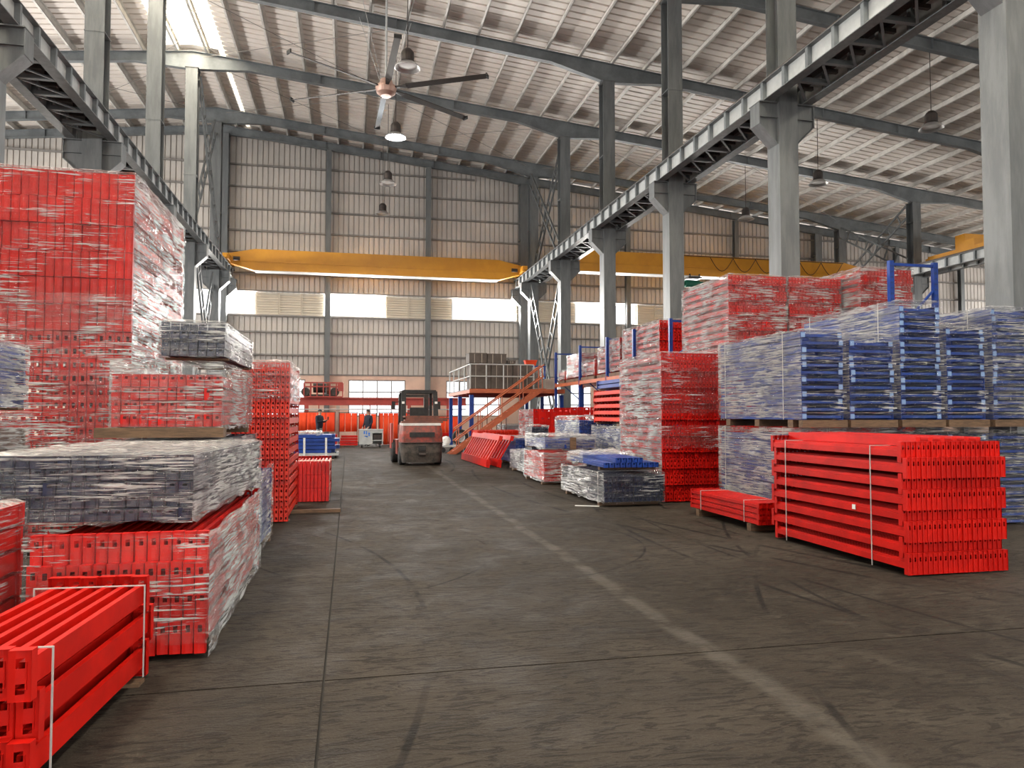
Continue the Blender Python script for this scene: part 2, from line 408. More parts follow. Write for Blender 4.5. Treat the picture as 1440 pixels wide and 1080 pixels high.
CL = {9.85: ['nearest grey steel column, cut by the right edge of the photo', 'grey steel column second from the right edge, rising behind the red wrapped stacks',
             'grey steel column with bracket third from the right edge, left of the green hoist', 'grey steel column standing behind the red wrapped loads on the rack',
             'grey steel column right of the crossed ladder bracing by the mezzanine', 'grey steel column left of the crossed ladder bracing by the mezzanine',
             'grey steel column against the far wall at the right end of the yellow crane'],
      RIDGE: [None, 'grey steel column cut by the left edge of the photo, bracket visible', 'grey steel column with bracket just above the tall red wrapped stack',
              'pale steel column passing in front of the bright skylight', 'pale steel column ending under the skylight\'s lower edge',
              'grey steel column beside the ladder bracing at left', 'grey steel column against the far wall at the left end of the yellow crane'],
      29.1: [None, None, None, 'grey steel column of the far right row hidden behind the nearest column', 'grey steel column behind the blue upright frame at far right',
             'grey steel column with ladder bracing at the right end of the far crane', 'slim grey steel column on the far wall past the far crane']}
for X in CL:
    for Y, lab in zip(ROWS, CL[X]):
        if lab: column(X, Y, lab)

# crane runway girders, two on each column row, with battens between
def girder(X, label, y0=8.0, facing=1):
    t = T('crane_girder', label, 'girder', (X, 0, CORB), 0, 'crane runway girders')
    y1 = 41.5; h = .46
    bx('web', 'light_grey', t, -.01, .01, y0, y1, .018, h-.018)
    bx('top_flange', 'steel_grey', t, -.13, .13, y0, y1, h-.018, h)
    bx('bottom_flange', 'steel_grey', t, -.12, .12, y0, y1, 0, .018)
    B('crane_rail', MB().box(-.05, .05, y0, y1, h, h+.018).box(-.016, .016, y0, y1, h+.018, h+.07).box(-.035, .035, y0, y1, h+.07, h+.1), 'rail_dark', t)
    sm = MB().box(-.115, -.011, -.045, .045, 0, h-.036).box(.011, .115, -.045, .045, 0, h-.036).mesh('stiffener', 'rafter_grey')
    y = y0+.3
    while y < y1: O('stiffener', sm, t, (0, y, .018)); y += .857
    return t
GL = [(RIDGE-.5, 'steel crane girder on the outer side of the left column row'), (RIDGE+.5, 'steel crane girder along the left column row facing the aisle'),
      (9.85-.5, 'steel crane girder along the right column row facing the aisle'), (9.85+.5, 'steel crane girder on the far side of the right column row'),
      (29.1-.5, 'crane girder at the far right beyond the blue upright frame'), (29.1+.5, 'rearmost crane girder at the far right carrying the second yellow crane')]
for X, lab in GL: girder(X, lab)
BAYN = ['nearest the camera', 'second from the camera', 'third from the camera', 'fourth from the camera', 'fifth from the camera']
for X, lab in ((RIDGE, 'left'), (9.85, 'right')):
    bm = MB().box(-.36, .36, -.05, .05, -.012, .012).box(-.36, .36, -.05, -.038, .012, .09).mesh('batten', 'rafter_grey')
    bd = MB().bar((-.34, 0, .03), (.34, .75, .03), .05, .03).mesh('diagonal', 'rafter_grey')
    tr = MB().box(-.05, .05, -.14, .14, .1, .3).box(-.16, .16, -.04, .04, .02, .1).mesh('clip', 'dark_metal')
    for bay, (ya, yb) in enumerate(zip(ROWS, ROWS[1:-1])):
        if X < 0 and bay == 0: continue
        t = T('girder_lattice', 'dark steel lattice between the %s twin girders, bay %s' % (lab, BAYN[bay]), 'lattice', (X, ya, CORB), 0, 'lattices between crane girders')
        y = .5
        while y < 5.3:
            O('batten', bm, t, (0, y, .03)); O('diagonal', bd, t, (0, y+.05, 0)); O('clip', tr, t, (.1, y+.42, .04)); y += .857
        bx('walkway_plate', 'dark_metal', t, -.36, .36, .35, 5.6, .42, .44)

# ladder-type wind bracing
def ladder_brace(X, y0, z0, y1, z1, label):
    t = T('ladder_brace', label, 'brace', (X, 0, 0), 0, 'ladder-type column bracing')
    n = Vector((0, -(z1-z0), y1-y0)).normalized()*.29
    for s in (-1, 1):
        B('brace_rail', MB().bar(Vector((0, y0, z0))+n*s, Vector((0, y1, z1))+n*s, .08, .08, (1, 0, 0)), 'steel_grey', t)
    L = math.hypot(y1-y0, z1-z0); c = int(L/.8)
    for i in range(1, c):
        p = Vector((0, y0+(y1-y0)*i/c, z0+(z1-z0)*i/c)); B('brace_rung', MB().bar(p-n, p+n, .07, .07, (1, 0, 0)), 'steel_grey', t)
for X, side in ((9.75, 'right column row'), (RIDGE+.1, 'left column row'), (29.0, 'far right column row')):
    off = .12
    ladder_brace(X-off, 33.6, 9.5, 39.0, Tz(X)-1.0, 'upper ladder brace rising away from camera, '+side)
    ladder_brace(X+off, 33.6, Tz(X)-1.0, 39.0, 9.5, 'upper ladder brace falling away from camera, '+side)
    ladder_brace(X-off, 33.6, .5, 39.0, 8.4, 'lower ladder brace rising away from camera, '+side)
    ladder_brace(X+off, 33.6, 8.4, 39.0, .5, 'lower ladder brace falling away from camera, '+side)

# ------------------------------------------------------------------ far wall
wall = struct(O('wall_far', None))
def cladding(x0, x1, zb, zt, name='cladding_sheet', Y=YF, mat='wall_sheet'):
    mb = MB(); prof = []; x = x0
    while x < x1-1e-6:
        for dx, dy in ((0, 0), (.225, 0), (.230, .07), (.272, .07)):
            if x+dx < x1: prof.append((x+dx, dy))
        x += .28
    prof.append((x1, 0)); n = len(prof)
    for f in (zb, zt):
        for a, dy in prof: mb.v.append((a, Y+dy, f(a) if callable(f) else f))
    for i in range(n-1): mb.f.append((i, i+1, n+i+1, n+i))
    return B(name, mb, mat, wall)
posts = [XL, -18, -12.2, RIDGE, -1.2, 4.31, 9.85, 16.3, 23.45, 29.1, 35, 40, XR]
top = lambda x: Rz(x)+.04 if x < 9.9 else Rz(x)-.1
for a, b in zip(posts, posts[1:]):
    cladding(a, b, 3.72, 6.93); cladding(a, b, 8.18, top)
edges = [XL]+[e for wdw in WIN_UP for e in wdw]+[XR]
for a, b in zip(edges[0::2], edges[1::2]):      # louvres between the windows
    n = max(1, round((b-a)/1.2)); s = (b-a)/n
    for i in range(n):
        mb = MB(); x0, x1 = a+i*s+.02, a+(i+1)*s-.02
        for j in range(9):
            z = 6.98+j*.133
            mb.hexa([(x0, YF-.06, z), (x1, YF-.06, z), (x1, YF+.02, z+.09), (x0, YF+.02, z+.09), (x0, YF-.06, z+.02), (x1, YF-.06, z+.02), (x1, YF+.02, z+.11), (x0, YF+.02, z+.11)])
        mb.box(x0, x0+.03, YF-.07, YF-.02, 6.93, 8.18)
        B('louver_panel', mb, 'louver', wall)
    bx('louver_backing', 'louver', wall, a, b, YF+.03, YF+.05, 6.93, 8.18)
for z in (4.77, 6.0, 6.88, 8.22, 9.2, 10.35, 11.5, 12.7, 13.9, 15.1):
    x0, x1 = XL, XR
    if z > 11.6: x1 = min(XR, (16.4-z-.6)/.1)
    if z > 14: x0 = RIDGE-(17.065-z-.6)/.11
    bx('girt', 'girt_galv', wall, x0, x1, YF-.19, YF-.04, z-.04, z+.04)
for X in posts[1:-1]:
    if X in (RIDGE, 9.85, 29.1): continue
    B('gable_post', MB().box(X-.14, X+.14, YF-.5, YF-.48, 0, Tz(X)-.42).box(X-.14, X+.14, YF-.22, YF-.2, 0, Tz(X)-.42).box(X-.01, X+.01, YF-.48, YF-.2, 0, Tz(X)-.42), 'steel_grey', wall)
B('wall_cap', MB().box(XL, XR, YF-.06, YF+.12, 3.66, 3.74), 'girt_galv', wall)
edges = [XL]+[e for wdw in WIN_LO for e in wdw]+[XR]
for a, b in zip(edges[0::2], edges[1::2]): bx('plaster_wall', 'plaster', wall, a, b, YF-.02, YF+.2, 0, 3.68)
for a, b in WIN_LO:
    bx('plaster_wall', 'plaster', wall, a, b, YF-.02, YF+.2, 0, 1.4); bx('plaster_wall', 'plaster', wall, a, b, YF-.02, YF+.2, 3.44, 3.68)
def window(n, a, b, z0, z1, cols, rows):
    t = struct(O('window_%d' % n, None, None, (a, YF+.08, z0)))
    W, H = b-a, z1-z0; fr = MB().box(0, .06, -.04, .04, 0, H).box(W-.06, W, -.04, .04, 0, H).box(.06, W-.06, -.04, .04, 0, .06).box(.06, W-.06, -.04, .04, H-.06, H)
    fm_ = 'white_paint' if cols == 1 else 'girt_galv'
    B('window_frame', fr, fm_, t)
    for i in range(1, cols): bx('mullion', fm_, t, W*i/cols-.03, W*i/cols+.03, -.03, .03, .06, H-.06)
    for j in range(1, rows): bx('transom', fm_, t, .06, W-.06, -.028, .028, H*j/rows-.03, H*j/rows+.03)
    for i in range(cols):
        for j in range(rows):
            bx('pane', 'glass', t, W*i/cols+.031, W*(i+1)/cols-.031, -.004, .004, H*j/rows+.031, H*(j+1)/rows-.031)
n = 1
for a, b in WIN_UP: window(n, a, b, 6.93, 8.18, 1, 1); n += 1
for a, b in WIN_LO: window(n, a, b, 1.4, 3.44, 4, 3); n += 1
# side and rear walls close the hall outside the photo
for nmw, a, zt in (('wall_left', XL-.1, 15.4), ('wall_right', XR, 12.2)):
    sw = struct(O(nmw, None))
    bx('lower_cladding', 'wall_sheet', sw, a, a+.1, YB, YF+.3, 0, 6.7); bx('upper_cladding', 'wall_sheet', sw, a, a+.1, YB, YF+.3, 8.3, zt)
    bx('end_cladding', 'wall_sheet', sw, a, a+.1, YB, 3, 6.7, 8.3); bx('end_cladding', 'wall_sheet', sw, a, a+.1, 41, YF+.3, 6.7, 8.3)
    for i in range(19): bx('window_pane', 'glass', sw, a+.04, a+.06, 3+i*2+.03, 3+i*2+1.97, 6.7, 8.3); bx('window_post', 'white_paint', sw, a+.01, a+.09, 3+i*2-.03, 3+i*2+.03, 6.7, 8.3)  # unseen band of windows, added to bring light to the roof
wn = struct(O('wall_near', None))
for a in ((XL, 1, 0, 15), (15, XR, 0, 11.6), (1, 15, 6.7, 15)): bx('cladding_sheet', 'wall_sheet', wn, a[0], a[1], YB-.1, YB, a[2], a[3])

# ================================================================== STACKS
def beam_mb(L, w, h):
    mb = MB(); a, b = w/2, h/2
    mb.ext([(-a, -b), (a, -b), (a, b), (-a+w*.38, b), (-a+w*.38, b-h*.32), (-a, b-h*.32)], 'y', 0, L, False)
    return mb
def conn_mb(mb, y, s, pw, ph, slots=2, dep=.035):
    """end connector: a folded bracket with open slots; s=-1 faces -y"""
    xs_ = [-pw/2, -pw*.18, pw*.18, pw/2]
    if slots == 0: zs_ = [-ph/2, ph/2]; holes = set()
    elif slots == 1: zs_ = [-ph/2, ph*.12, ph*.32, ph/2]; holes = {(1, 1)}
    else: zs_ = [-ph/2, -ph*.36, -ph*.16, ph*.14, ph*.34, ph/2]; holes = {(1, 1), (1, 3)}
    k = len(mb.v); nx = len(xs_)
    for z in zs_:
        for q_, x in enumerate(xs_): mb.v.append((x, y-s*min(.012, pw*.13)*(0, .08, .75, 1)[q_], z))
    for j in range(len(zs_)-1):
        for i in range(nx-1):
            if (i, j) in holes: continue
            q = (k+j*nx+i, k+j*nx+i+1, k+(j+1)*nx+i+1, k+(j+1)*nx+i); mb.f.append(q)
    e = y-s*dep
    for x in (-pw/2, pw/2):
        n = len(mb.v); mb.v += [(x, y, -ph/2), (x, e, -ph/2), (x, e, ph/2), (x, y, ph/2)]; mb.f.append((n, n+1, n+2, n+3))
    for z in (-ph/2, ph/2):
        n = len(mb.v); mb.v += [(-pw/2, y, z), (pw/2, y, z), (pw/2, e, z), (-pw/2, e, z)]; mb.f.append((n, n+1, n+2, n+3))
    return mb

def film(parent, x0, x1, y0, y1, z0, z1, mat, sides='lfrb', top=True, amp=.02, seed=0, res=.045, name='stretch_film', top_mat='film_top', sag=.03, off=.014):
    x0 -= off; x1 += off; y0 -= off; y1 += off
    C = {'l': ((x0, y1), (x0, y0), (-1, 0)), 'f': ((x0, y0), (x1, y0), (0, -1)), 'r': ((x1, y0), (x1, y1), (1, 0)), 'b': ((x1, y1), (x0, y1), (0, 1))}
    verts = []; faces = []; mats = []
    nz = max(4, min(60, int((z1-z0)/res)))
    for ch in sides:
        (ax, ay), (bx_, by), (nx, ny) = C[ch]
        L = math.hypot(bx_-ax, by-ay); nu = max(4, min(60, int(L/(res*1.5)))); k = len(verts)
        for j in range(nz+1):
            v = j/nz
            for i in range(nu+1):
                u = i/nu; X = ax+(bx_-ax)*u; Y = ay+(by-ay)*u
                zl = z0+.04*noise.noise(Vector((X*4, Y*4, seed+5)))
                Z = zl+(z1-zl)*v
                q = X*1.1+Y*1.1
                d = noise.noise(Vector((q, Z*9+q*1.2, seed)))+.6*noise.noise(Vector((q*2.2, Z*22-q*3, seed+3)))
                e = min(1, min(u, 1-u)*L/.12)      # held tight at the corners
                d = d*amp*(.25+.75*e)
                d = max(d, -off*.7)
                verts.append((X+nx*d, Y+ny*d, Z+.01*noise.noise(Vector((X*5, Y*5, seed+Z)))))
        for j in range(nz):
            for i in range(nu):
                a = k+j*(nu+1)+i; faces.append((a, a+1, a+nu+2, a+nu+1)); mats.append(0)
    if top:
        nu = max(4, min(40, int((x1-x0)/.06))); nv = max(4, min(50, int((y1-y0)/.06))); k = len(verts)
        for j in range(nv+1):
            for i in range(nu+1):
                X = x0+(x1-x0)*i/nu; Y = y0+(y1-y0)*j/nv
                ed = 0 if i in (0, nu) or j in (0, nv) else 1
                verts.append((X, Y, z1+ed*(.012+sag*abs(noise.noise(Vector((X*3+Y, Y*4, seed))))+.02*abs(noise.noise(Vector((X*9, Y*7, seed)))))))
        for j in range(nv):
            for i in range(nu):
                a = k+j*(nu+1)+i; faces.append((a, a+1, a+nu+2, a+nu+1)); mats.append(1)
    m = bpy.data.meshes.new(name); m.from_pydata(verts, [], faces); m.update()
    m.materials.append(M[mat]); m.materials.append(M[top_mat])
    m.polygons.foreach_set('material_index', mats); m.polygons.foreach_set('use_smooth', [True]*len(faces))
    return O(name, m, parent)

def bearers(t, W, L, z0, n=2, mat='wood', over=0, depth=.1):
    if z0 < .02: return
    for i in range(n):
        y = L*(.12+.76*i/(n-1)) if n > 1 else L/2
        bx('wood_bearer', mat, t, -W/2-over, W/2+over, y-depth/2, y+depth/2, 0, z0)

def beam_stack(label, X0, X1, Y0, Y1, Z0, nx, nz, pz, mat='red_paint', ph=.2, pw=None, bh=.09, stag=.05, z0=.06, slots=2, cat='beam bundle', name='beam_bundle',
               sub=False, joined=False, rz=0, group='stacks of racking beams', jit=.014, fit=True, rnd=1.0):
    W, L = X1-X0, Y1-Y0; rng = random.Random(int(abs(X0*100)+Y0*37+Z0*11))
    t = T(name, label, cat, ((X0+X1)/2, Y0, Z0), rz, group)
    px_ = W/nx; pw = pw or px_*.90; Lb = L-2*stag
    bearers(t, W, L, z0)
    base = z0+.004; sfn = callable(slots)
    if sfn: slots = 2
    def place(fn):
        for j in range(nz):
            sh = stag if j % 2 else 0
            for i in range(nx):
                fn(-W/2+px_*(i+.5), sh+rng.uniform(-jit, jit), base+ph/2+j*pz, rng.uniform(-.02, .02)*rnd, rng.uniform(-.012, .012)*rnd)
    bw = min(.05, px_*.86)
    if joined:
        big = MB(); proto = beam_mb(Lb+stag, bw, bh); conn_mb(proto, 0, -1, pw, ph, slots); conn_mb(proto, Lb+stag, 1, pw, ph, slots)
        def add(x, y, z, r, q):
            k = len(big.v); big.v += [(a+x, b+y, c+z) for a, b, c in proto.v]; big.f += [tuple(k+i for i in f) for f in proto.f]
        place(add); o = B('beams', big, mat, t); o['kind'] = 'stuff'
    elif sub:
        bmesh_ = beam_mb(Lb+stag, bw, bh).mesh('beam', mat); c0 = conn_mb(MB(), -.004, -1, pw, ph, slots, .05).mesh('connector', mat); c1 = conn_mb(MB(), Lb+stag+.004, 1, pw, ph, slots, .05).mesh('connector', mat)
        def add(x, y, z, r, q):
            o = O('beam', bmesh_, t, (x, y, z), (0, q*.4, r*.1)); O('connector', c0, o); O('connector', c1, o)
        place(add)
    else:
        mb = beam_mb(Lb+stag, bw, bh); conn_mb(mb, -.004, -1, pw, ph, slots, .05); conn_mb(mb, Lb+stag+.004, 1, pw, ph, slots, .05)
        me = mb.mesh('beam', mat)
        me2 = conn_mb(conn_mb(beam_mb(Lb+stag, bw, bh), -.004, -1, pw, ph, 0, .05), Lb+stag+.004, 1, pw, ph, 0, .05).mesh('beam', mat) if sfn else me
        zsw = base+ph/2+7.5*pz
        place(lambda x, y, z, r, q: O('beam', me2 if z > zsw else me, t, (x, y, z), (0, q*.4, r*.1)))
    top = base+ph+(nz-1)*pz
    return t, W, L, top

def strap_loop(t, x0, x1, z0, z1, y, wd=.009, name='strap'):
    g = .006
    mb = MB().box(x0-g, x1+g, y-wd/2, y+wd/2, z1, z1+g).box(x0-g, x0, y-wd/2, y+wd/2, z0, z1).box(x1, x1+g, y-wd/2, y+wd/2, z0, z1)
    return B(name, mb, 'strap', t)

# ---- right side, nearest: red strapped beam bundle
t, W, L, top = beam_stack('bright red strapped beam bundle without film, nearest on the right', 5.2, 6.34, 6.12, 8.42, 0, 20, 8, .152, ph=.2, bh=.088, sub=True, z0=.012, stag=.06, slots=1, name='beam_bundle', pw=.0565, jit=.005)
strap_loop(t, -W/2-.008, W/2+.008, .02, top-.055, .48); strap_loop(t, -W/2-.008, W/2+.008, .02, top-.055, 1.98)
bx('paper_tag', 'plastic_white', t, -W/2-.012, -W/2-.006, .72, .77, .55, .60)
for i in range(6):
    me = MB().ext([(-.025, -.045), (.025, -.045), (.025, .045), (-.025, .045)], 'y', 0, 2.15).mesh('loose_beam', 'red_paint') if i == 0 else me
    O('loose_beam', me, t, (-W/2+.25+i*.14, .12, top+.0-.055+.05), (0, 0, .0))
# ---- flat red bundle beside it
t, W, L, top = beam_stack('low flat red bundle of strapped beams lying on a wood block', 5.2, 5.66, 8.75, 10.7, 0, 8, 4, .072, ph=.07, bh=.06, z0=.1, stag=.0, slots=1, jit=.02)
strap_loop(t, -W/2, W/2, .1, top+.0, 1.6); strap_loop(t, -W/2, W/2, .1, top+.0, .35)
# ---- tall red stack with film on its aisle side
t, W, L, top = beam_stack('tall red wrapped stack of slotted beams beside the blue frames', 5.34, 6.46, 12.08, 14.1, 0, 16, 18, .1425, ph=.175, bh=.08, z0=.02, stag=.045)
film(t, -W/2, W/2, -.01, L, .05, top+.01, 'film_dense', 'l', False, .03, 3)
film(t, -W/2, W/2, -.01, L, 1.55, top+.01, 'film_light', 'fr', True, .012, 4)
film(t, -W/2, W/2, -.01, L, .95, 1.35, 'film_light', 'f', False, .02, 5, name='film_tail')
# ---- blue upright frames, two tiers
def frame_mesh(wd, L, th=.085, mat='blue_paint'):
    mb = MB(); a = .075
    for x in (-wd/2, wd/2-a):
        mb.box(x, x+a, 0, L, 0, .008).box(x, x+a, 0, L, th-.008, th).box(x if x < 0 else x+a-.008, (x+.008) if x < 0 else x+a, 0, L, .008, th-.008)
    n = 5
    for i in range(n):
        y = .03+(L-.1)*i/(n-1); mb.box(-wd/2+.01, wd/2-.01, y, y+.035, .02, .055)
        if i < n-1:
            y2 = .03+(L-.1)*(i+1)/(n-1); mb.bar((-wd/2+.06, y+.03, .045), (wd/2-.06, y2, .045), .03, .025)
    return mb.mesh('upright_frame', mat)
def frame_stack(label, X0, X1, Y0, Y1, Z0, Z1, fm='film_heavy', ff='film_mid', seed=1, planks=False, side='l', pitch=.098):
    W, L = X1-X0, Y1-Y0; t = T('upright_frame_stack', label, 'frame stack', ((X0+X1)/2, Y0, Z0), 0, 'wrapped stacks of blue upright frames')
    z0 = .0
    if planks:
        z0 = .1; bearers(t, W, L, z0, 3, 'wood', .0, .12); bx('wood_plank', 'wood', t, -W/2-.01, W/2+.01, -.03, .06, 0.0, .098)
    n = int((Z1-Z0-z0)/pitch); me = frame_mesh(W-.03, L-.04); rng = random.Random(seed)
    cap = MB().box(-.03, .03, -.006, 0, .012, .074).mesh('post_cap', 'blue_cap')
    for i in range(n):
        dx, dy = rng.uniform(-.012, .012), .02+rng.uniform(-.012, .012)
        o = O('upright_frame', me, t, (dx, dy, z0+.004+i*pitch))
        for s in (-1, 1):
            if rng.random() < .55: O('post_cap', cap, o, (s*((W-.03)/2-.0375), 0, 0))
    first = X0 < 6
    film(t, -W/2, W/2, 0, L, z0+.02, Z1-Z0, fm, 'l', planks, .022 if first else .008, seed, sag=.02)
    film(t, -W/2, W/2, 0, L, z0+.02, Z1-Z0, ff, 'f', False, .018, seed+7)
    strap_loop(t, -W/2-.016, W/2+.012, z0, Z1-Z0+.004, L*.18); strap_loop(t, -W/2-.016, W/2+.012, z0, Z1-Z0+.004, L*.9)
    return t
BX = [(5.8, 6.45), (6.52, 7.22), (7.31, 7.98), (8.05, 8.70), (8.81, 9.5)]
nm = ['leftmost', 'second', 'third', 'fourth', 'fifth']
lowl = ['silver film wrapped blue frame stack on the floor beside the tall red stack', 'lower blue frame stack, second, behind the strapped red bundle', 'lower blue frame stack, third, behind the strapped red bundle',
        'lower blue frame stack, fourth, behind the strapped red bundle', 'lower blue frame stack at the right edge, past the strapped red bundle']
upl = ['upper blue frame stack with silver film side, leftmost of its tier', 'upper blue frame stack next to the leftmost, pale end caps showing', 'tallest upper blue frame stack, middle of the tier, film hood on top',
       'upper blue frame stack between the tallest one and the right edge stack', 'upper blue frame stack cut by the right edge, thick film on its front']
ZT = [2.66, 2.62, 3.10, 2.80, 3.06]
for i, (a, b) in enumerate(BX):
    frame_stack(lowl[i], a, b, 8.68, 10.88, 0, 1.36, 'film_dense', 'film_mid', 11+i)
    frame_stack(upl[i], a, b, 8.66, 10.86, 1.37, ZT[i], 'film_dense' if i == 0 else 'film_heavy', 'film_light' if i < 4 else 'film_mid', 31+i, True)
# ---- red stacks behind, carried on other stacks and a rack end
for i, (X0, X1, Y0, zt, lab, sup) in enumerate((
    (7.02, 8.25, 12.75, 4.18, 'red wrapped beam stack high behind, nearest the green hoist', 'plain red beam stack on the floor under the hoist-side wrapped stack'),
    (8.30, 9.44, 12.75, 4.22, 'red wrapped beam stack high behind, middle one at the column foot', 'plain red beam stack on the floor under the middle wrapped stack'),
    (9.50, 10.66, 12.25, 4.42, 'red wrapped beam stack high behind, just left of the blue upright frame', 'plain red beam stack on the floor behind the blue upright frame'))):
    beam_stack(sup, X0, X1, Y0, Y0+2.0, 0, 16, 14, .17, ph=.2, joined=True, z0=.08, slots=1)
    t, W, L, top = beam_stack(lab, X0, X1, Y0, Y0+2.0, 2.5, 16, int((zt-2.56)/.145), .145, ph=.18, joined=True, z0=.06)
    film(t, -W/2, W/2, 0, L, .05, top+.02, 'film_dense' if i == 0 else 'film_heavy', 'l', True, .03, 50+i)
    film(t, -W/2, W/2, 0, L, .05, top+.02, 'film_mid', 'fr', False, .018, 60+i)
def upright(label, X0, X1, Y, H, along='x', mat='blue_paint', name='rack_upright'):
    t = T(name, label, 'rack frame', (X0, Y, 0), 0, 'rack upright frames'); W = X1-X0; a = .09
    for x in (0, W-a):
        mb = MB().box(x, x+a, -.035, -.029, 0, H).box(x, x+.006, -.029, .04, 0, H).box(x+a-.006, x+a, -.029, .04, 0, H)
        p = B('post', mb, mat, t)
        hm = MB()
        z = .2
        while z < H-.1:
            for q in (.25, .65): hm.box(x+a*q-.006, x+a*q+.006, -.0365, -.0352, z, z+.035)
            z += .1
        B('slot_holes', hm, 'navy_paint', p)
    z = .25; k = 0
    while z < H-.9:
        B('brace', MB().bar((a, 0, z) if k % 2 else (W-a, 0, z), (W-a, 0, z+.85) if k % 2 else (a, 0, z+.85), .04, .03), mat, t); z += .9; k += 1
    bx('cross_bar', mat, t, a, W-a, -.02, .02, H-.09, H-.04); bx('cross_bar', mat, t, a, W-a, -.02, .02, .12, .17)
    return t
upright('tall blue rack upright frame standing above the blue stacks at right', 9.5, 10.52, 11.5, 4.32)

# ---- rack row along the right columns
uy = [17.6, 20.1, 22.38, 25.22, 28.4]
ul = ['blue rack upright beside the tall red stack, nearest of the row', 'second blue rack upright of the row along the columns', 'middle blue rack upright of the row along the columns', 'fourth blue rack upright of the row along the columns', 'last blue rack upright of the row, next to the mezzanine']
for y, lab in zip(uy, ul): upright(lab, 8.0, 9.2, y, 4.0)
bl = ['nearest', 'second', 'third', 'farthest']
for k, (a, b) in enumerate(zip(uy, uy[1:])):
    for X, sd in ((8.02, 'aisle side'), (9.18, 'column side')):
        t = T('rack_beam', 'orange rack beam in the %s bay of the rack, %s' % (bl[k], sd), 'rack beam', (X, a, 2.60), 0, 'orange rack beams')
        B('beam', MB().box(-.025, .025, .05, b-a-.05, 0, .12), 'stair_orange', t)
        bx('end_bracket', 'stair_orange', t, -.03, .03, .042, .05, -.04, .16); bx('end_bracket', 'stair_orange', t, -.03, .03, b-a-.05, b-a-.042, -.04, .16)
def pallet(label, X0, X1, Y0, Y1, Z0, h=.12, mat='wood_dark'):
    t = T('wooden_pallet', label, 'pallet', ((X0+X1)/2, (Y0+Y1)/2, Z0), 0, 'wooden pallets'); a, b = (X1-X0)/2, (Y1-Y0)/2
    for x in (-a, -.05, a-.1): bx('stringer', mat, t, x, x+.1, -b, b, 0, h-.022)
    n = 6; s = 2*b/n
    for i in range(n): bx('deck_board', mat, t, -a, a, -b+i*s+.01, -b+(i+1)*s-.01, h-.022, h)
    return t
rl = [(18.35, 20.0, 4.12, 'film_heavy', 'red wrapped load on the rack with bare red front face, rightmost'), (20.2, 21.12, 4.06, 'film_dense', 'narrow red and white wrapped load second along the rack'),
      (21.3, 22.25, 4.02, 'film_dense', 'red edged wrapped load third along the rack'), (22.5, 23.4, 3.78, 'film_dense', 'pale wrapped load in the middle of the rack'),
      (23.7, 25.15, 3.42, 'film_dense', 'low white wrapped load on the rack'), (25.3, 27.0, 3.72, 'film_dense', 'pinkish wrapped load on the rack by the mezzanine'), (27.2, 28.1, 3.3, 'film_dense', 'smallest wrapped load at the far end of the rack')]
for k, (a, b, zt, fm, lab) in enumerate(rl):
    pallet('dark wooden pallet on the rack under the %s wrapped load from the right' % ['first', 'second', 'third', 'fourth', 'fifth', 'sixth', 'seventh'][k], 8.05, 9.15, a, b, 2.72)
    t, W, L, top = beam_stack(lab, 8.08, 9.12, a+.02, b-.02, 2.84, 10, max(2, int((zt-2.86)/.17)), .17, ph=.19, joined=True, z0=0, group='wrapped loads on the rack', cat='wrapped load', name='wrapped_load')
    film(t, -W/2, W/2, 0, L, .05, top+.03, fm, 'l', True, .03, 80+k)
    if k: film(t, -W/2, W/2, 0, L, .05, top+.03, 'film_heavy' if k % 2 else 'film_mid', 'f', False, .02, 90+k)

# ---- floor row on the right
def wrapped(label, X0, X1, Y0, Y1, Z0, Z1, mat, fm, ff=None, name='wrapped_pack', cat='wrapped pack', z0=.08, nx=8, pz=.1, seed=1, rz=0, sides='lfr', top=True, amp=.03, group='wrapped packs of racking parts', ph=None, stag=.02, pal='wood_dark', tl=None):
    nz = max(1, int((Z1-Z0-z0)/pz))
    t, W, L, tp = beam_stack(label, X0, X1, Y0, Y1, Z0, nx, nz, pz, mat, ph=ph or pz*.95, bh=pz*.8, joined=True, z0=z0, stag=stag, name=name, cat=cat, group=group, rz=rz, slots=1)
    tp = max(tp, Z1-Z0)
    if ff:
        film(t, -W/2, W/2, 0, L, z0*.7, tp, fm, ''.join(c for c in sides if c != 'f'), top, amp, seed); film(t, -W/2, W/2, 0, L, z0*.7, tp, ff, 'f', False, amp*.7, seed+1)
    else: film(t, -W/2, W/2, 0, L, z0*.7, tp, fm, sides, top, amp, seed)
    return t
t = wrapped('low wrapped navy pack with blue beams on top, in front of the tall red stack', 4.14, 5.2, 11.7, 14.2, 0, .57, 'navy_paint', 'film_dense', 'film_light', seed=101, nx=14, pz=.085, top=False)
strap_loop(t, -.55, .55, .05, .58, .25)
t = T('blue_beam_bundle', 'blue beams lying uncovered on top of the low wrapped navy pack', 'beam bundle', (4.66, 11.75, .60), -.03)
bearers(t, 1.0, 2.3, .05, 2, 'wood')
me = beam_mb(2.25, .09, .075); conn_mb(me, 0, -1, .085, .08, 1); me = me.mesh('beam', 'blue_paint')
for j in range(2):
    for i in range(10 if j == 0 else 5): O('beam', me, t, (-.46+i*.098+(.22 if j else 0), .03*j, .09+j*.08))
B('film_scraps', MB(), 'film_top', t) if False else None
film(t, -.5, .5, 1.2, 2.35, .02, .2, 'film_heavy', 'lr', True, .03, 105, sag=.1)
wrapped('pinkish wrapped pack of red beams beside the low navy pack', 4.15, 5.1, 15.6, 17.5, 0, .72, 'red_paint', 'film_heavy', seed=111, top=False)
t = wrapped('blue film wrapped bundle with a wooden board on the pinkish pack', 4.2, 5.35, 15.7, 17.5, .76, 1.07, 'blue_paint', 'film_heavy', seed=113, z0=.02)
bx('wood_board', 'wood', t, -.02, .12, -.05, -.03, .0, .27)
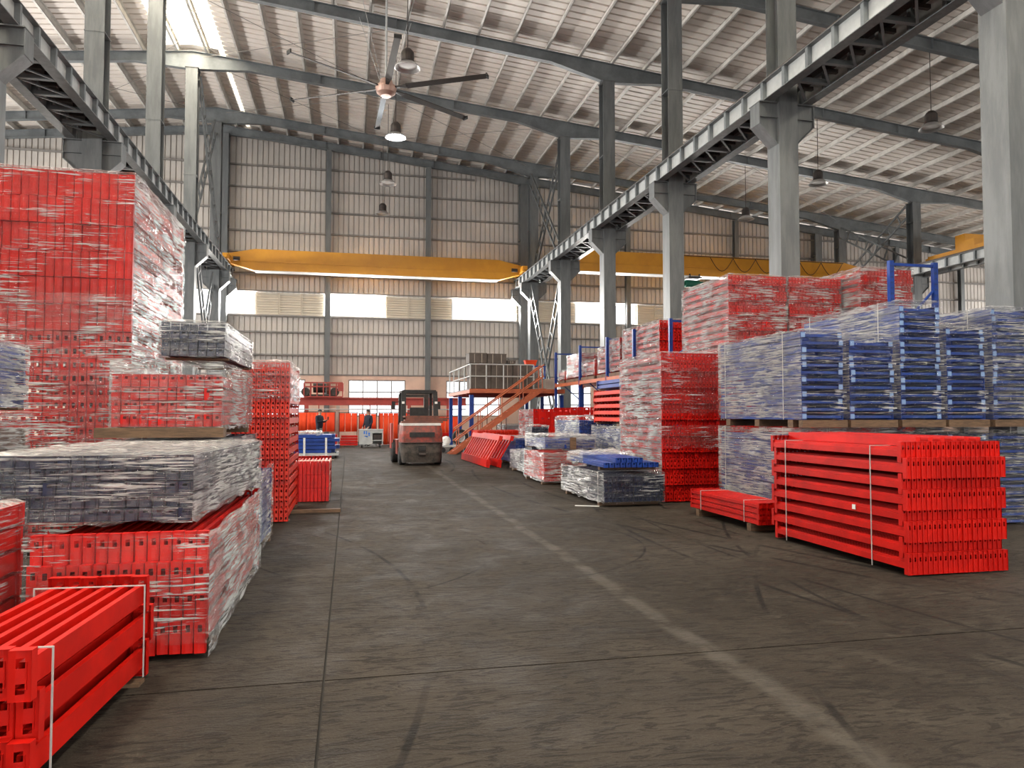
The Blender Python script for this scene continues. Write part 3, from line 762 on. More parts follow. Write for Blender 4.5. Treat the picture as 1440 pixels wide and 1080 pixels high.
t = wrapped('small white wrapped pack on a dark pallet with navy end face', 4.40, 4.86, 18.1, 20.2, 0, .56, 'navy_paint', 'film_dense', 'film_light', seed=121, nx=5)
wrapped('dark blue bundle with loose film next to the red ladder frames', 4.78, 5.5, 21.2, 23.4, 0, .84, 'blue_paint', 'film_light', seed=131, nx=7)
wrapped('dark pack with white film side behind the blue bundle', 5.05, 5.52, 20.3, 21.1, 0, 1.22, 'navy_paint', 'film_dense', 'film_light', seed=133)
wrapped('tall white wrapped pack with blue end face in the middle of the right side', 5.62, 6.5, 17.7, 19.9, 0, 1.48, 'blue_paint', 'film_dense', 'film_light', seed=135)
wrapped('blue based white wrapped pack under the orange beam bundle', 5.85, 6.75, 15.1, 17.4, 0, 1.28, 'blue_paint', 'film_dense', seed=137, top=False)
t, W, L, top = beam_stack('orange red open beam bundle on the white wrapped pack', 5.86, 6.74, 15.15, 17.35, 1.31, 12, 5, .155, 'orange_paint', ph=.16, bh=.085, joined=True, z0=.03, slots=1)
t, W, L, top2 = beam_stack('blue beams lying on top of the orange beam bundle', 5.9, 6.7, 15.2, 17.2, 1.31+top+.005, 8, 2, .1, 'blue_paint', ph=.1, bh=.08, joined=True, z0=.02, slots=1, stag=0)
t, W, L, top = beam_stack('dark red panel stack left of centre behind the white packs', 5.62, 6.78, 22.4, 24.4, 0, 6, 7, .235, 'red_paint', ph=.232, pw=.2, joined=True, z0=.06, stag=0, slots=1)
film(t, -W/2, W/2, 0, L, .05, top, 'film_heavy', 'l', False, .02, 141)
t, W, L, top = beam_stack('dark red panel stack right of the other, below the rack', 6.82, 7.9, 22.4, 24.4, 0, 5, 7, .243, 'red_paint', ph=.24, pw=.2, joined=True, z0=.06, stag=0, slots=1)
# leaning red ladder frames
t = T('ladder_frame_stack', 'red barred frames leaning together on the floor behind the forklift', 'frame stack', (3.85, 20.95, 0), .03)
for k in range(2):
    dx = .34*k; dz = 0
    bm = MB().box(0, .07, 0, 4.0, 0, .2); rm = MB()
    o = B('bottom_rail', MB().hexa([(dx, 0, .02), (dx+.1, 0, 0), (dx+.1, 4, 0), (dx, 4, .02), (dx+.02, 0, .24), (dx+.13, 0, .22), (dx+.13, 4, .22), (dx+.02, 4, .24)]), 'red_paint', t)
    B('top_rail', MB().hexa([(dx+.36, 0, .78), (dx+.46, 0, .76), (dx+.46, 4, .76), (dx+.36, 4, .78), (dx+.40, 0, .92), (dx+.5, 0, .9), (dx+.5, 4, .9), (dx+.40, 4, .92)]), 'red_paint' if k else 'orange_paint', t)  # front top rail in lighter orange, painting in the light on it
    for i in range(12):
        y = .12+i*.34; B('bar', MB().bar((dx+.06, y, .2), (dx+.42, y, .8), .05, .06, (0, 1, 0)), 'orange_paint' if k == 0 else 'red_paint', t)  # front bars lightened to orange: the light they catch is painted in
wrapped('bright orange red heap of beams under the mezzanine stair', 4.5, 6.2, 26.2, 27.6, 0, 1.0, 'orange_paint', 'film_light', seed=151, z0=.25, sides='r', top=False, name='beam_bundle', cat='beam bundle', nx=12)
t = T('loose_strip', 'white plastic strip lying on the floor beside the low navy pack', 'strip', (3.98, 11.95, 0))
B('strip_piece', MB().bar((-.25, .05, .008), (.12, -.12, .008), .04, .012), 'plastic_white', t)

# ---- left side
t, W, L, top = beam_stack('red strapped beam bundle in the bottom left corner without film', -1.79, -1.235, 3.40, 4.86, 0, 6, 3, .185, ph=.205, bh=.11, pw=.088, sub=True, z0=.02, stag=.05, slots=2, rz=-.068)
strap_loop(t, -W/2-.012, W/2+.012, .05, top-.035, .13); strap_loop(t, -W/2-.012, W/2+.012, .05, top-.035, L-.2)
t, W, L, top = beam_stack('dark red slotted beam stack wrapped at its right, under the silver pack at left', -1.92, -.875, 5.08, 7.95, 0, 14, 4, .182, ph=.215, bh=.1, z0=.03, stag=.05, slots=1)
film(t, -W/2, W/2, -.01, L, .02, top+.01, 'film_dense', 'r', False, .035, 201)
film(t, -W/2, W/2, -.01, L, .10, top+.0, 'film_light', 'f', False, .012, 202)
t = wrapped('silver wrapped navy pack with taut film, lying on the dark red stack', -2.42, -1.05, 5.5, 8.1, .80, 1.27, 'navy_paint', 'film_dense', 'film_mid', seed=205, nx=16, pz=.09, z0=.02, rz=-.06, amp=.03, pal=None)
# supports behind
wrapped('blue pack barely showing behind the silver pack at left', -1.8, -.93, 8.35, 9.7, 0, .95, 'blue_paint', 'film_mid', seed=207, top=False)
wrapped('film wrapped pack under the wooden planks at left', -2.2, -1.2, 8.2, 10.3, .97, 1.30, 'navy_paint', 'film_heavy', seed=209, z0=.02, top=False)
t = wrapped('red wrapped pack on wooden planks, under the dark wrapped block', -2.25, -1.24, 7.82, 10.1, 1.32, 2.07, 'red_paint', 'film_heavy', 'film_mid', seed=211, nx=12, pz=.13, z0=.1, top=False)
bx('wood_plank', 'wood', t, -.62, .54, -.1, .02, .0, .095)
wrapped('navy wrapped block on top of the red wrapped pack at left', -1.82, -1.22, 7.84, 10.0, 2.10, 2.47, 'navy_paint', 'film_heavy', 'film_mid', seed=213, nx=7, pz=.085, z0=.02)
# giant stack
t, W, L, top = beam_stack('very tall red wrapped beam stack at the far left, reaching the girder', -4.3, -2.42, 9.1, 11.7, 0, 21, 14, .302, ph=.296, bh=.12, z0=.06, stag=.015, slots=lambda j: 2 if j < 8 else 0, rnd=1.5)
film(t, -W/2, W/2, -.01, L, .1, top+.02, 'film_dense', 'r', True, .045, 221)
film(t, -W/2, W/2, -.01, L, 2.6, top+.02, 'film_light', 'f', False, .025, 222)
film(t, -W/2, W/2, -.01, L, .1, 2.9, 'film_mid', 'f', False, .02, 223)
wrapped('stack with silver film cut by the left edge of the photo', -3.6, -2.62, 6.05, 6.92, 0, 1.55, 'brown_core', 'film_mid', seed=231, pz=.15, top=False)
wrapped('silver blue wrapped pack on the left edge stack', -3.6, -2.64, 6.08, 6.92, 1.58, 2.12, 'blue_paint', 'film_dense', seed=233, z0=.02)
wrapped('dark red wrapped pack low at the left edge', -3.0, -2.05, 4.95, 5.4, 0, .98, 'red_paint', 'film_light', seed=235, pz=.15)
# slotted red tower and small red block
t, W, L, top = beam_stack('red slotted beam tower with wrapped top, right of the dark wrapped block', -1.62, -.83, 11.02, 13.1, 0, 12, 15, .148, 'orange_paint', ph=.185, bh=.08, z0=.02, stag=.045)
film(t, -W/2, W/2, 0, L, 1.75, top+.02, 'film_mid', 'lfrb', True, .03, 241)
t, W, L, top = beam_stack('small dark red beam block with pale striped edges on the left floor', -.98, -.33, 13.5, 15.3, 0, 10, 3, .235, ph=.232, bh=.15, z0=.01, stag=0, slots=0, jit=.004)
st_m = MB().box(-.012, .012, -.14, .14, 0, .006).mesh('pale_strip', 'pale_strip'); st_s = MB().box(0, .006, -.012, .012, -.055, .055).mesh('pale_strip', 'pale_strip')
for i in range(10): O('pale_strip', st_m, t, (-W/2+.05+i*W/10, .14, top+.002), (0, 0, -.55))
for i in range(7): O('pale_strip', st_s, t, (W/2+.002, .03, .08+i*.095), (.6, 0, 0))
t = T('wood_plank', 'short wooden plank lying on the floor before the small red block', 'plank', (-.5, 12.1, 0), .05)
B('plank', MB().box(-.4, .38, -.06, .06, 0, .05), 'wood', t)

# ================================================================== CRANES, FAN, LAMPS
def crane(label, X0, X1, Y, Z=8.98, h=1.12):
    t = T('overhead_crane', label, 'crane', (0, Y, 0), 0, 'yellow overhead cranes')
    tp = 1.3
    pr = [(X0, Z+.37), (X0+tp, Z), (X1-tp, Z), (X1, Z+.37), (X1, Z+h-.28), (X1-tp, Z+h), (X0+tp, Z+h), (X0, Z+h-.28)]
    B('box_girder', MB().ext(pr, 'y', -.24, .24), 'yellow_crane', t)
    B('lower_flange', MB().box(X0+tp, X1-tp, -.32, .32, Z-.03, Z), 'white_paint', t)
    B('girder_seam', MB().box(X0+.3, X1-.3, -.262, -.241, Z+.44, Z+.47), 'yellow_crane', t)
    for x, s in ((X0, -1), (X1, 1)):
        e = B('end_truck', MB().box(x-.14, x+.14, -1.1, 1.1, 9.36, 9.66).box(x-.1, x+.1, -1.2, -1.1, 9.42, 9.6).box(x-.1, x+.1, 1.1, 1.2, 9.42, 9.6), 'yellow_crane', t)
        for yy in (-.8, .8): B('wheel', MB().lathe([(0, -.05), (.07, -.05), (.07, .05), (0, .05)], (x+s*.02, yy, 9.37), 14, 'x'), 'dark_metal', e)
        B('motor', MB().tube((x-s*.3, -.55, 9.5), (x-s*.62, -.55, 9.5), .1, 10), 'dark_metal', t)
    return t
crane('yellow overhead crane spanning the aisle bay in front of the far wall', RIDGE+.5, 9.35, 40.25)
t2 = crane('yellow overhead crane in the right bay behind the columns', 10.35, 28.6, 36.8)
B('festoon_rail', MB().box(17.5, 27.2, -.34, -.31, 10.02, 10.06), 'dark_metal', t2)
for i in range(6):
    x0 = 19.0+i*1.35; pts = [(x0+1.35*k/8, -.36, 10.0-.72*math.sin(PI*k/8)) for k in range(9)]
    B('festoon_cable', MB().path(pts, .018, 5), 'black_rubber', t2)
h = T('chain_hoist', 'green electric hoist hanging under the right bay crane', 'hoist', (18.1, 36.8, 8.95))
B('trolley', MB().box(-.4, .4, -.4, .4, -.12, -.04).box(-.3, -.26, -.36, .36, -.04, .12).box(.26, .3, -.36, .36, -.04, .12), 'dark_metal', h)
B('drum', MB().tube((-.42, 0, -.36), (.4, 0, -.36), .2, 14), 'green_paint', h)
B('motor', MB().tube((.4, 0, -.36), (.62, 0, -.36), .14, 12).tube((-.62, 0, -.36), (-.42, 0, -.36), .12, 12), 'green_paint', h)
B('hook_block', MB().tube((0, 0, -.5), (0, 0, -.85), .012, 6).box(-.08, .08, -.05, .05, -1.0, -.85), 'dark_metal', h)
t = T('overhead_crane', 'yellow crane carriage on the far right girder beyond the blue upright', 'crane', (29.6, 31.0, 9.3), 0, 'yellow overhead cranes')
B('end_truck', MB().box(-.17, .17, -1.75, 1.75, .06, .42).box(-.13, .13, -1.95, -1.75, .12, .34).box(-.13, .13, 1.75, 1.95, .12, .34), 'yellow_crane', t)
B('box_girder', MB().box(.17, 14, -.3, .3, .1, 1.2), 'yellow_crane', t); B('box_girder', MB().box(-.16, .3, -1.2, -.2, .42, .75), 'yellow_crane', t)
B('power_rail', MB().box(-.3, -.26, -6, 8, -.2, -.16).box(-.3, -.26, -6, 8, -.32, -.28), 'gantry_red', t)

# ceiling fan
fx, fy, fz = 1.15, 25.4, 12.75
t = T('ceiling_fan', 'huge six-bladed ceiling fan hanging from the roof', 'fan', (fx, fy, fz))
B('motor_hub', MB().lathe([(0, -.28), (.18, -.27), (.32, -.16), (.36, -.02), (.36, .06), (.26, .12), (.2, .3), (0, .3)], n=24), 'fan_hub', t, smooth=False)
B('down_rod', MB().tube((0, 0, .3), (0, 0, Tz(fx)-fz+.1), .035, 8), 'light_grey', t)
B('rod_bracket', MB().box(-.3, .3, -.08, .08, Tz(fx)-fz+.06, Tz(fx)-fz+.16), 'light_grey', t)
for k in range(6):
    a = math.radians(-75+60*k)-YAW
    o = O('fan_blade', None, t)
    bm = MB().hexa([(.3, -.05, .0), (.75, -.09, .015), (.75, .09, -.03), (.3, .05, -.0), (.3, -.05, .03), (.75, -.09, .04), (.75, .09, .0), (.3, .05, .03)])
    bm.hexa([(.75, -.1, .03), (3.62, -.09, .03), (3.62, .1, -.035), (.75, .11, -.035), (.75, -.1, .055), (3.62, -.09, .05), (3.62, .1, -.015), (.75, .11, -.01)])
    bpy.data.objects.remove(o); o = B('fan_blade', bm, 'fan_blade', t, rot=(0, 0, a))
    B('blade_tip', MB().box(3.62, 3.66, -.11, .12, -.05, .07), 'black_rubber', o)
for k in range(4):
    a = PI/4+k*PI/2
    B('guy_wire', MB().tube((.25*math.cos(a), .25*math.sin(a), .25), (1.3*math.cos(a), 1.3*math.sin(a), 2.9), .008, 5), 'light_grey', t)

# high-bay lamps
def lamp(label, X, Y, Z, lit=False):
    t = T('high_bay_lamp', label, 'lamp', (X, Y, Z), 0, 'high-bay lamps hung from the roof')
    B('housing', MB().lathe([(0, .62), (.1, .62), (.16, .56), (.2, .5), (.2, .22), (.24, .18), (0, .18)], n=16), 'dark_metal', t, smooth=False)
    B('reflector', MB().lathe([(.2, .2), (.28, .14), (.40, .02), (.41, 0), (.385, .02), (.26, .13), (.18, .18)], n=20), 'aluminium', t, smooth=True)
    B('lens', MB().lathe([(0, .06), (.2, .07), (.30, .085), (0, .1)], n=16), 'lamp_glow' if lit else 'plastic_white', t)
    B('hanging_cable', MB().tube((0, 0, .62), (0, 0, Tz(X)-Z), .014, 5), 'dark_metal', t)
    if lit:
        l = bpy.data.lights.new('lamp_light', 'POINT'); l.energy = 140; l.color = (.8, .9, 1); l.shadow_soft_size = .3
        q = bpy.data.objects.new('lamp_light', l); COL.objects.link(q); q.parent = t; q.location = (0, 0, -.15)
for Y, lab, on in ((23, 'unlit dome lamp hanging next to the fan hub', False), (29, 'glowing white lamp hanging below the fan', True), (35, 'unlit dome lamp below the glowing one', False), (40.5, 'lowest unlit dome lamp in front of the far wall', False)):
    lamp(lab, 1.7, Y, 12.4, on)
for Y, lab in ((21.4, 'dark dome lamp at upper right beside the nearest column'), (27.7, 'dark dome lamp in the right bay left of centre'), (33.6, 'small dome lamp deep in the right bay near the far wall')):
    lamp(lab, 19.5, Y, 11.35)

# ================================================================== FORKLIFT
FKS = 1.1
fk = T('forklift', 'dirty red forklift seen from behind in the aisle', 'forklift', (2.14, 22.2, 0), .02)
def bulge(z0, z1, w0, w1, y0, y1, dep=.7, n=14):
    mb = MB(); k = 0
    for z, wd, yo in ((z0, w0, y0), ((z0+z1)/2, (w0+w1)/2+.02, (y0+y1)/2-.03), (z1, w1, y1)):
        for i in range(n+1):
            a = PI*i/n; c = math.cos(a); s_ = math.sin(a)
            mb.v.append((-wd/2*(abs(c)**.35)*(1 if c > 0 else -1), yo+.34*(1-s_**.45), z))
        mb.v.append((wd/2, dep, z)); mb.v.append((-wd/2, dep, z))
    r = n+3
    for j in range(2):
        for i in range(r): mb.f.append((j*r+i, j*r+(i+1) % r, (j+1)*r+(i+1) % r, (j+1)*r+i))
    mb.f.append(tuple(range(r-1, -1, -1))); mb.f.append(tuple(range(2*r, 3*r)))
    return mb
cw = B('counterweight', bulge(.70, 1.2, 1.18, 1.1, 0, .06), 'forklift_red', fk)
B('vent_slot', MB().box(-.34, .34, -.035, .1, .86, 1.0), 'black_rubber', cw)
lw = B('lower_counterweight', bulge(.09, .69, 1.04, 1.18, .1, .0), 'forklift_dirt', fk)
B('tow_pocket', MB().box(-.1, .1, -.03, .1, .44, .6), 'black_rubber', lw); B('tow_pin', MB().tube((-.09, -.03, .34), (.09, -.03, .34), .05, 10), 'dark_metal', lw)
bx('bumper_band', 'dark_metal', fk, -.57, .57, -.04, .2, .685, .70)
bx('hood_lid', 'white_paint', fk, -.52, .52, .05, 1.15, 1.2, 1.27)
bx('body', 'forklift_red', fk, -.5, .5, .7, 2.1, .35, 1.2)
for x in (-.60, .5): bx('side_step', 'forklift_red', fk, x, x+.1, 1.0, 2.0, .3, .75)
bx('left_fender', 'gantry_red', fk, -.72, -.66, 1.75, 2.3, .45, 1.25)
wh = MB().lathe([(.0, -.1), (.14, -.1), (.16, -.08), (.25, -.1), (.28, -.07), (.28, .07), (.25, .1), (.16, .08), (.14, .1), (0, .1)], (0, 0, 0), 20, 'x')
for x in (-.49, .49): B('rear_wheel', wh, 'black_rubber', fk, (x, .62, .28))
for x in (-.58, .58): o = B('front_wheel', wh, 'black_rubber', fk, (x, 1.95, .36)); o.scale = (1.25, 1.28, 1.28)
for x in (-.46, .46):
    B('guard_post', MB().bar((x, .62, 1.2), (x*.95, .8, 2.24), .13, .09), 'black_rubber', fk)
    B('guard_post', MB().bar((x, 2.0, 1.1), (x*.95, 1.8, 2.24), .08, .07), 'black_rubber', fk)
    B('guard_side', MB().bar((x*.95, .78, 2.24), (x*.95, 1.84, 2.24), .08, .07), 'black_rubber', fk)
    B('tail_lamp', MB().box(x-.035, x+.035, .66, .7, 1.86, 1.93), 'lamp_tail' if 'lamp_tail' in M else 'plastic_white', fk)
for y in (.78, 1.84): B('guard_rail', MB().bar((-.46, y, 2.24), (.46, y, 2.24), .08, .1), 'black_rubber', fk)
for i in range(5): B('guard_slat', MB().bar((-.3+i*.15, .8, 2.26), (-.3+i*.15, 1.82, 2.26), .035, .03), 'dark_metal', fk)
B('seat', MB().box(-.25, .25, 1.0, 1.4, 1.27, 1.4).box(-.25, .25, .92, 1.02, 1.4, 1.75), 'black_rubber', fk)
B('steering_column', MB().bar((-.1, 1.85, 1.1), (-.1, 1.6, 1.55), .06).lathe([(.16, 1.56), (.18, 1.575), (.16, 1.59), (.14, 1.575)], (-.1, 1.6, 0), 16), 'black_rubber', fk)
for x in (-.38, .38): B('mast_channel', MB().box(x-.07, x+.07, 2.42, 2.58, .08, 2.2), 'dark_metal', fk)
B('mast_crosshead', MB().box(-.45, .45, 2.44, 2.56, 2.1, 2.2).box(-.45, .45, 2.44, 2.56, 1.2, 1.28), 'dark_metal', fk)
for x in (-.3, .3): B('fork', MB().box(x-.06, x+.06, 2.6, 2.66, .06, .6).box(x-.06, x+.06, 2.66, 3.7, .06, .1), 'dark_metal', fk)
for x, s in ((-.58, -1), (.60, 1)): B('mirror', MB().bar((x*.8, 1.8, 1.95), (x*1.12, 1.8, 1.9), .025).box(x*1.12-.05, x*1.12+.05, 1.77, 1.8, 1.7, 1.95), 'black_rubber', fk)
fk.scale = (FKS, 1, 1)
bs = T('board_stack', 'rusty brown boards lying across the forklift hood', 'boards', (2.2, 22.3, 1.275), .03)
for i, (a, b, z) in enumerate(((-.66, .58, 0), (-.56, .72, .055), (-.48, .78, .11), (-.56, .5, .165))):
    B('board', MB().box(a, b, .02+.03*i, .5+.04*i, z, z+.05), 'rust_board', bs, rot=(0, 0, .02*i-.02))

# ================================================================== FAR END
gy = 38.0
g = T('red_gantry', 'long red steel beam frame across the far end above the curtains', 'gantry', (0, gy, 0))
x0 = onY(405, 560, gy).x; x1 = onY(655, 560, gy).x; z0, z1 = onY(500, 570, gy).z, onY(500, 559, gy).z
B('cross_beam', MB().box(x0, x1, -.1, .1, z0, z0+.09).box(x0, x1, -.02, .02, z0+.09, z1-.07).box(x0, x1, -.1, .1, z1-.07, z1), 'gantry_red', g)
for px_ in (431, 475, 575, 630):
    X = onY(px_, 600, gy).x; B('post', MB().box(X-.09, X+.09, -.09, .09, 0, z0), 'carton_grey' if px_ == 475 else 'gantry_red', g)
for px_ in (448, 520, 600):
    X = onY(px_, 600, gy).x; B('hanger_pipe', MB().tube((X, .0, z0), (X, 0, z0-.55), .03, 6), 'gantry_red', g)
B('pipe_run', MB().tube((x0, -.16, z0-.2), (x1, -.16, z0-.2), .03, 6), 'light_grey', g)
c = T('machine_cage', 'red railed cage with a machine standing on the red gantry beam', 'cage', (0, gy, z1))
a, b = onY(428, 545, gy).x, onY(482, 545, gy).x; hz = onY(450, 539, gy).z-z1
for i in range(7):
    X = a+(b-a)*i/6
    for y in (-.35, .35): B('bar', MB().box(X-.025, X+.025, y-.025, y+.025, .04, hz), 'gantry_red', c)
for z in (.0, .5, hz): B('rail', MB().box(a, b, -.38, -.32, z, z+.05).box(a, b, .32, .38, z, z+.05).box(a, a+.05, -.32, .32, z, z+.05).box(b-.05, b, -.32, .32, z, z+.05), 'gantry_red', c)
B('end_panel', MB().box(b+.01, b+.05, -.38, .38, .3, hz), 'gantry_red', c); B('end_sheet', MB().box(b-.24, b-.02, -.36, -.34, .3, hz), 'gantry_red', c)
mm = T('winch_machine', 'dark winch machine inside the red cage', 'machine', ((a+b)/2-.15, gy, z1+.05))
B('motor_body', MB().tube((-.35, 0, .42), (.25, 0, .42), .24, 12), 'dark_metal', mm); B('base_frame', MB().box(-.8, .8, -.2, .2, .0, .1), 'dark_metal', mm)
B('gear_case', MB().lathe([(0, -.1), (.3, -.1), (.32, 0), (.3, .1), (0, .1)], (.4, 0, .42), 14, 'x'), 'rust_board', mm)
for x in (-.7, .7): B('sheave', MB().lathe([(0, -.05), (.2, -.05), (.22, 0), (.2, .05), (0, .05)], (x, -.24, .22), 14, 'y'), 'dark_metal', mm)
# welding curtains
def curtain(label, xa, xb, yt, yb, Y, n):
    a, b = onY(xa, 600, Y).x, onY(xb, 600, Y).x; zt, zb = onY((xa+xb)/2, yt, Y).z, onY((xa+xb)/2, yb, Y).z
    t = T('welding_curtain', label, 'curtain', (a, Y, 0), 0, 'orange red welding curtains'); W = b-a
    B('curtain_rod', MB().tube((0, 0, zt+.03), (W, 0, zt+.03), .02, 6), 'dark_metal', t)
    for x in (.03, W-.03): B('stand_leg', MB().tube((x, 0, 0), (x, 0, zt+.02), .02, 6), 'dark_metal', t)
    for k in range(n):
        mb = MB(); m_ = 8; s = W/n
        for z in (zb, zt):
            for i in range(m_+1): mb.v.append((k*s+.01+(s-.02)*i/m_, .012*math.sin(i*1.9+k*2.1)*(1.3 if z == zb else .8), z))
        for i in range(m_): mb.f.append((i, i+1, m_+2+i, m_+1+i))
        o = B('curtain_strip', mb, 'curtain_red', t, smooth=True)
        sm = o.modifiers.new('thickness', 'SOLIDIFY'); sm.thickness = .006
curtain('orange red welding curtain behind the man with the phone', 418, 472, 580, 607, 37.2, 4)
curtain('orange red welding curtain between the beige post and the man at the cart', 476, 503, 581, 607, 37.3, 3)
curtain('orange red welding curtain behind the man at the cart', 504, 530, 582, 607, 37.1, 3)
curtain('long orange red welding curtain left of the forklift', 532, 574, 581, 625, 37.3, 6)
curtain('orange red welding curtain showing right of the forklift', 606, 646, 586, 615, 37.2, 4)
# low red beams by the curtains
for lab, xa, xb, zt in (('low pile of red beams under the curtain left of the cart', 452, 474, .55), ('low pile of red beams right of the beige post', 477, 503, .5), ('low pile of red beams right of the forklift', 604, 632, .6)):
    a, b = onY(xa, 620, 36.3).x, onY(xb, 620, 36.3).x
    t = T('beam_pile', lab, 'beam pile', ((a+b)/2, 36.3, 0), 0, 'low piles of red beams at the far end')
    for j in range(4):
        for i in range(3): B('beam', MB().box(-(b-a)/2+.03*j, (b-a)/2-.02*i, i*.2, i*.2+.16, .04+j*zt/4, .04+(j+.8)*zt/4), 'red_paint', t)
    for x in (-.3, .3): bx('wood_bearer', 'wood', t, x-.05, x+.05, 0, .58, 0, .04)
# cabinet cart
a, b = onY(505, 625, 35).x, onY(538, 625, 35).x; W = b-a
t = T('tool_cart', 'pale grey tool cart with blue paint marks at the far end', 'cart', (a, 34.8, 0))
B('top', MB().box(-.02, W+.02, -.02, .62, .80, .84), 'light_grey', t)
B('cabinet', MB().box(0, .6, 0, .6, .14, .8), 'light_grey', t)
B('open_bay', MB().box(.6, W, .56, .6, .14, .8).box(W-.04, W, 0, .56, .14, .8).box(.6, W-.04, 0, .56, .3, .34).box(.6, W-.04, 0, .56, .66, .8), 'light_grey', t)
B('crate', MB().box(.64, W-.08, .05, .5, .34, .6), 'dark_metal', t)
mk = MB()
for (q, r, ww, hh) in ((.2, .62, .06, .14), (.3, .6, .05, .16), (.4, .63, .09, .05), (.42, .52, .05, .12), (.24, .5, .14, .04), (.33, .46, .04, .08)): mk.box(q, q+ww, -.004, 0, r, r+hh)
B('paint_mark', mk, 'blue_mark', t)
for x in (.12, W-.12):
    for y in (.1, .5): B('caster', MB().lathe([(0, -.03), (.06, -.03), (.06, .03), (0, .03)], (x, y, .06), 12, 'x').box(x-.03, x+.03, y-.02, y+.02, .1, .14), 'black_rubber', t)
# flat cart with a wheel, right of the forklift
t = T('flat_cart', 'low grey flat cart standing right of the forklift', 'cart', (4.15, 29.6, 0))
B('deck', MB().box(-.55, .6, 0, .8, .22, .27), 'light_grey', t)
for x in (-.45, -.1, .25, .5): B('roller', MB().lathe([(0, -.04), (.1, -.04), (.1, .04), (0, .04)], (x, .08, .1), 12, 'y'), 'black_rubber', t); B('roller_fork', MB().box(x-.02, x+.02, .06, .1, .1, .22), 'dark_metal', t)
t = T('spare_wheel', 'black wheel standing on the low flat cart', 'wheel', (4.42, 29.85, .27))
B('tyre', MB().lathe([(.19, -.1), (.30, -.11), (.33, -.06), (.33, .06), (.30, .11), (.19, .1)], (0, 0, .33), 24, 'y'), 'black_rubber', t)
B('rim', MB().lathe([(0, -.05), (.06, -.06), (.15, -.03), (.19, -.09), (.19, .09), (0, .05)], (0, 0, .33), 20, 'y'), 'light_grey', t)
t = T('film_bag', 'white crumpled bag on the low flat cart', 'bag', (3.85, 29.9, .27))
mb = MB(); n = 12
for j in range(7):
    ph_ = PI*j/6
    for i in range(n):
        th_ = 2*PI*i/n; r = (.2+.05*noise.noise(Vector((i*1.3, j*1.1, 2))))*math.sin(ph_)**.7; mb.v.append((r*math.cos(th_), r*math.sin(th_), .19-.19*math.cos(ph_)))
for j in range(6):
    for i in range(n): mb.f.append((j*n+i, j*n+(i+1) % n, (j+1)*n+(i+1) % n, (j+1)*n+i))
B('bag_body', mb, 'plastic_white', t)
# blue beams on a cart at left
t = T('blue_beam_cart', 'cart with white posts loaded with blue beams behind the small red block', 'beam cart', (-1.05, 26.6, 0))
B('cart_frame', MB().box(-.75, .7, 0, .08, .1, .18).box(-.75, .7, 1.6, 1.68, .1, .18).box(-.75, -.67, .08, 1.6, .1, .18).box(.62, .7, .08, 1.6, .1, .18), 'light_grey', t)
for x in (-.45, .28):
    for y in (-.03, 1.7): B('cart_post', MB().box(x-.035, x+.035, y-.03, y+.03, .1, .72), 'white_paint', t)
for x in (-.6, .6):
    for y in (.2, 1.5): B('caster', MB().lathe([(0, -.03), (.07, -.03), (.07, .03), (0, .03)], (x, y, .07), 10, 'x'), 'black_rubber', t)
for j in range(5):
    for i in range(4):
        B('beam', MB().box(-.8+.05*((i+j) % 3), .45+.06*((i*2+j) % 4)+(.1 if j in (1, 3) else 0), .08+i*.36, .08+i*.36+.3, .19+j*.13, .19+j*.13+.11), 'blue_paint', t)
film(t, -.75, .1, .1, 1.5, .78, .9, 'film_heavy', 'lfr', True, .03, 301, sag=.08)

# ================================================================== MEZZANINE
MX0, MX1, MY0, MY1, MZ = 4.66, 8.6, 29.0, 35.4, 2.55
t = T('mezzanine', 'orange steel mezzanine platform on blue posts at the far right', 'platform', (0, 0, 0))
B('deck', MB().box(MX0, MX1, MY0+.06, MY1, MZ-.04, MZ), 'dark_metal', t)
for y in (MY0, MY1-.06): B('edge_beam', MB().box(MX0, MX1, y, y+.06, MZ-.17, MZ), 'stair_orange', t)
for x in (MX0, MX1-.06): B('edge_beam', MB().box(x, x+.06, MY0+.06, MY1-.06, MZ-.17, MZ-.04), 'stair_orange', t)
for i in range(4): B('joist', MB().box(MX0+.06, MX1-.06, MY0+1.2+i*1.3, MY0+1.28+i*1.3, MZ-.24, MZ-.04), 'gantry_red', t)
for x in (MX0+.02, MX1-.2):
    for y in (MY0+.07, (MY0+MY1)/2, MY1-.25): B('post', MB().box(x, x+.16, y, y+.16, 0, MZ-.24 if y < MY0+.1 or y > MY1-.3 else MZ-.24), 'blue_paint', t)
rail = T('guard_rail', 'pale tube guard rail along the mezzanine edge in front of the crates', 'railing', (0, 0, MZ), 0)
for x in (MX0+.04, 5.35, 6.05, 6.75, 7.3): B('rail_post', MB().tube((x, MY0+.05, 0), (x, MY0+.05, .98), .025, 8), 'light_grey', rail)
for z in (.5, .98): B('hand_rail', MB().tube((MX0+.04, MY0+.05, z), (7.3, MY0+.05, z), .025, 8), 'light_grey', rail); B('hand_rail', MB().tube((MX0+.04, MY0+.05, z), (MX0+.04, MY1-.1, z), .025, 8), 'light_grey', rail)
for y in (30.6, 32.2, 33.8, 35.2): B('rail_post', MB().tube((MX0+.04, y, 0), (MX0+.04, y, .98), .025, 8), 'light_grey', rail)
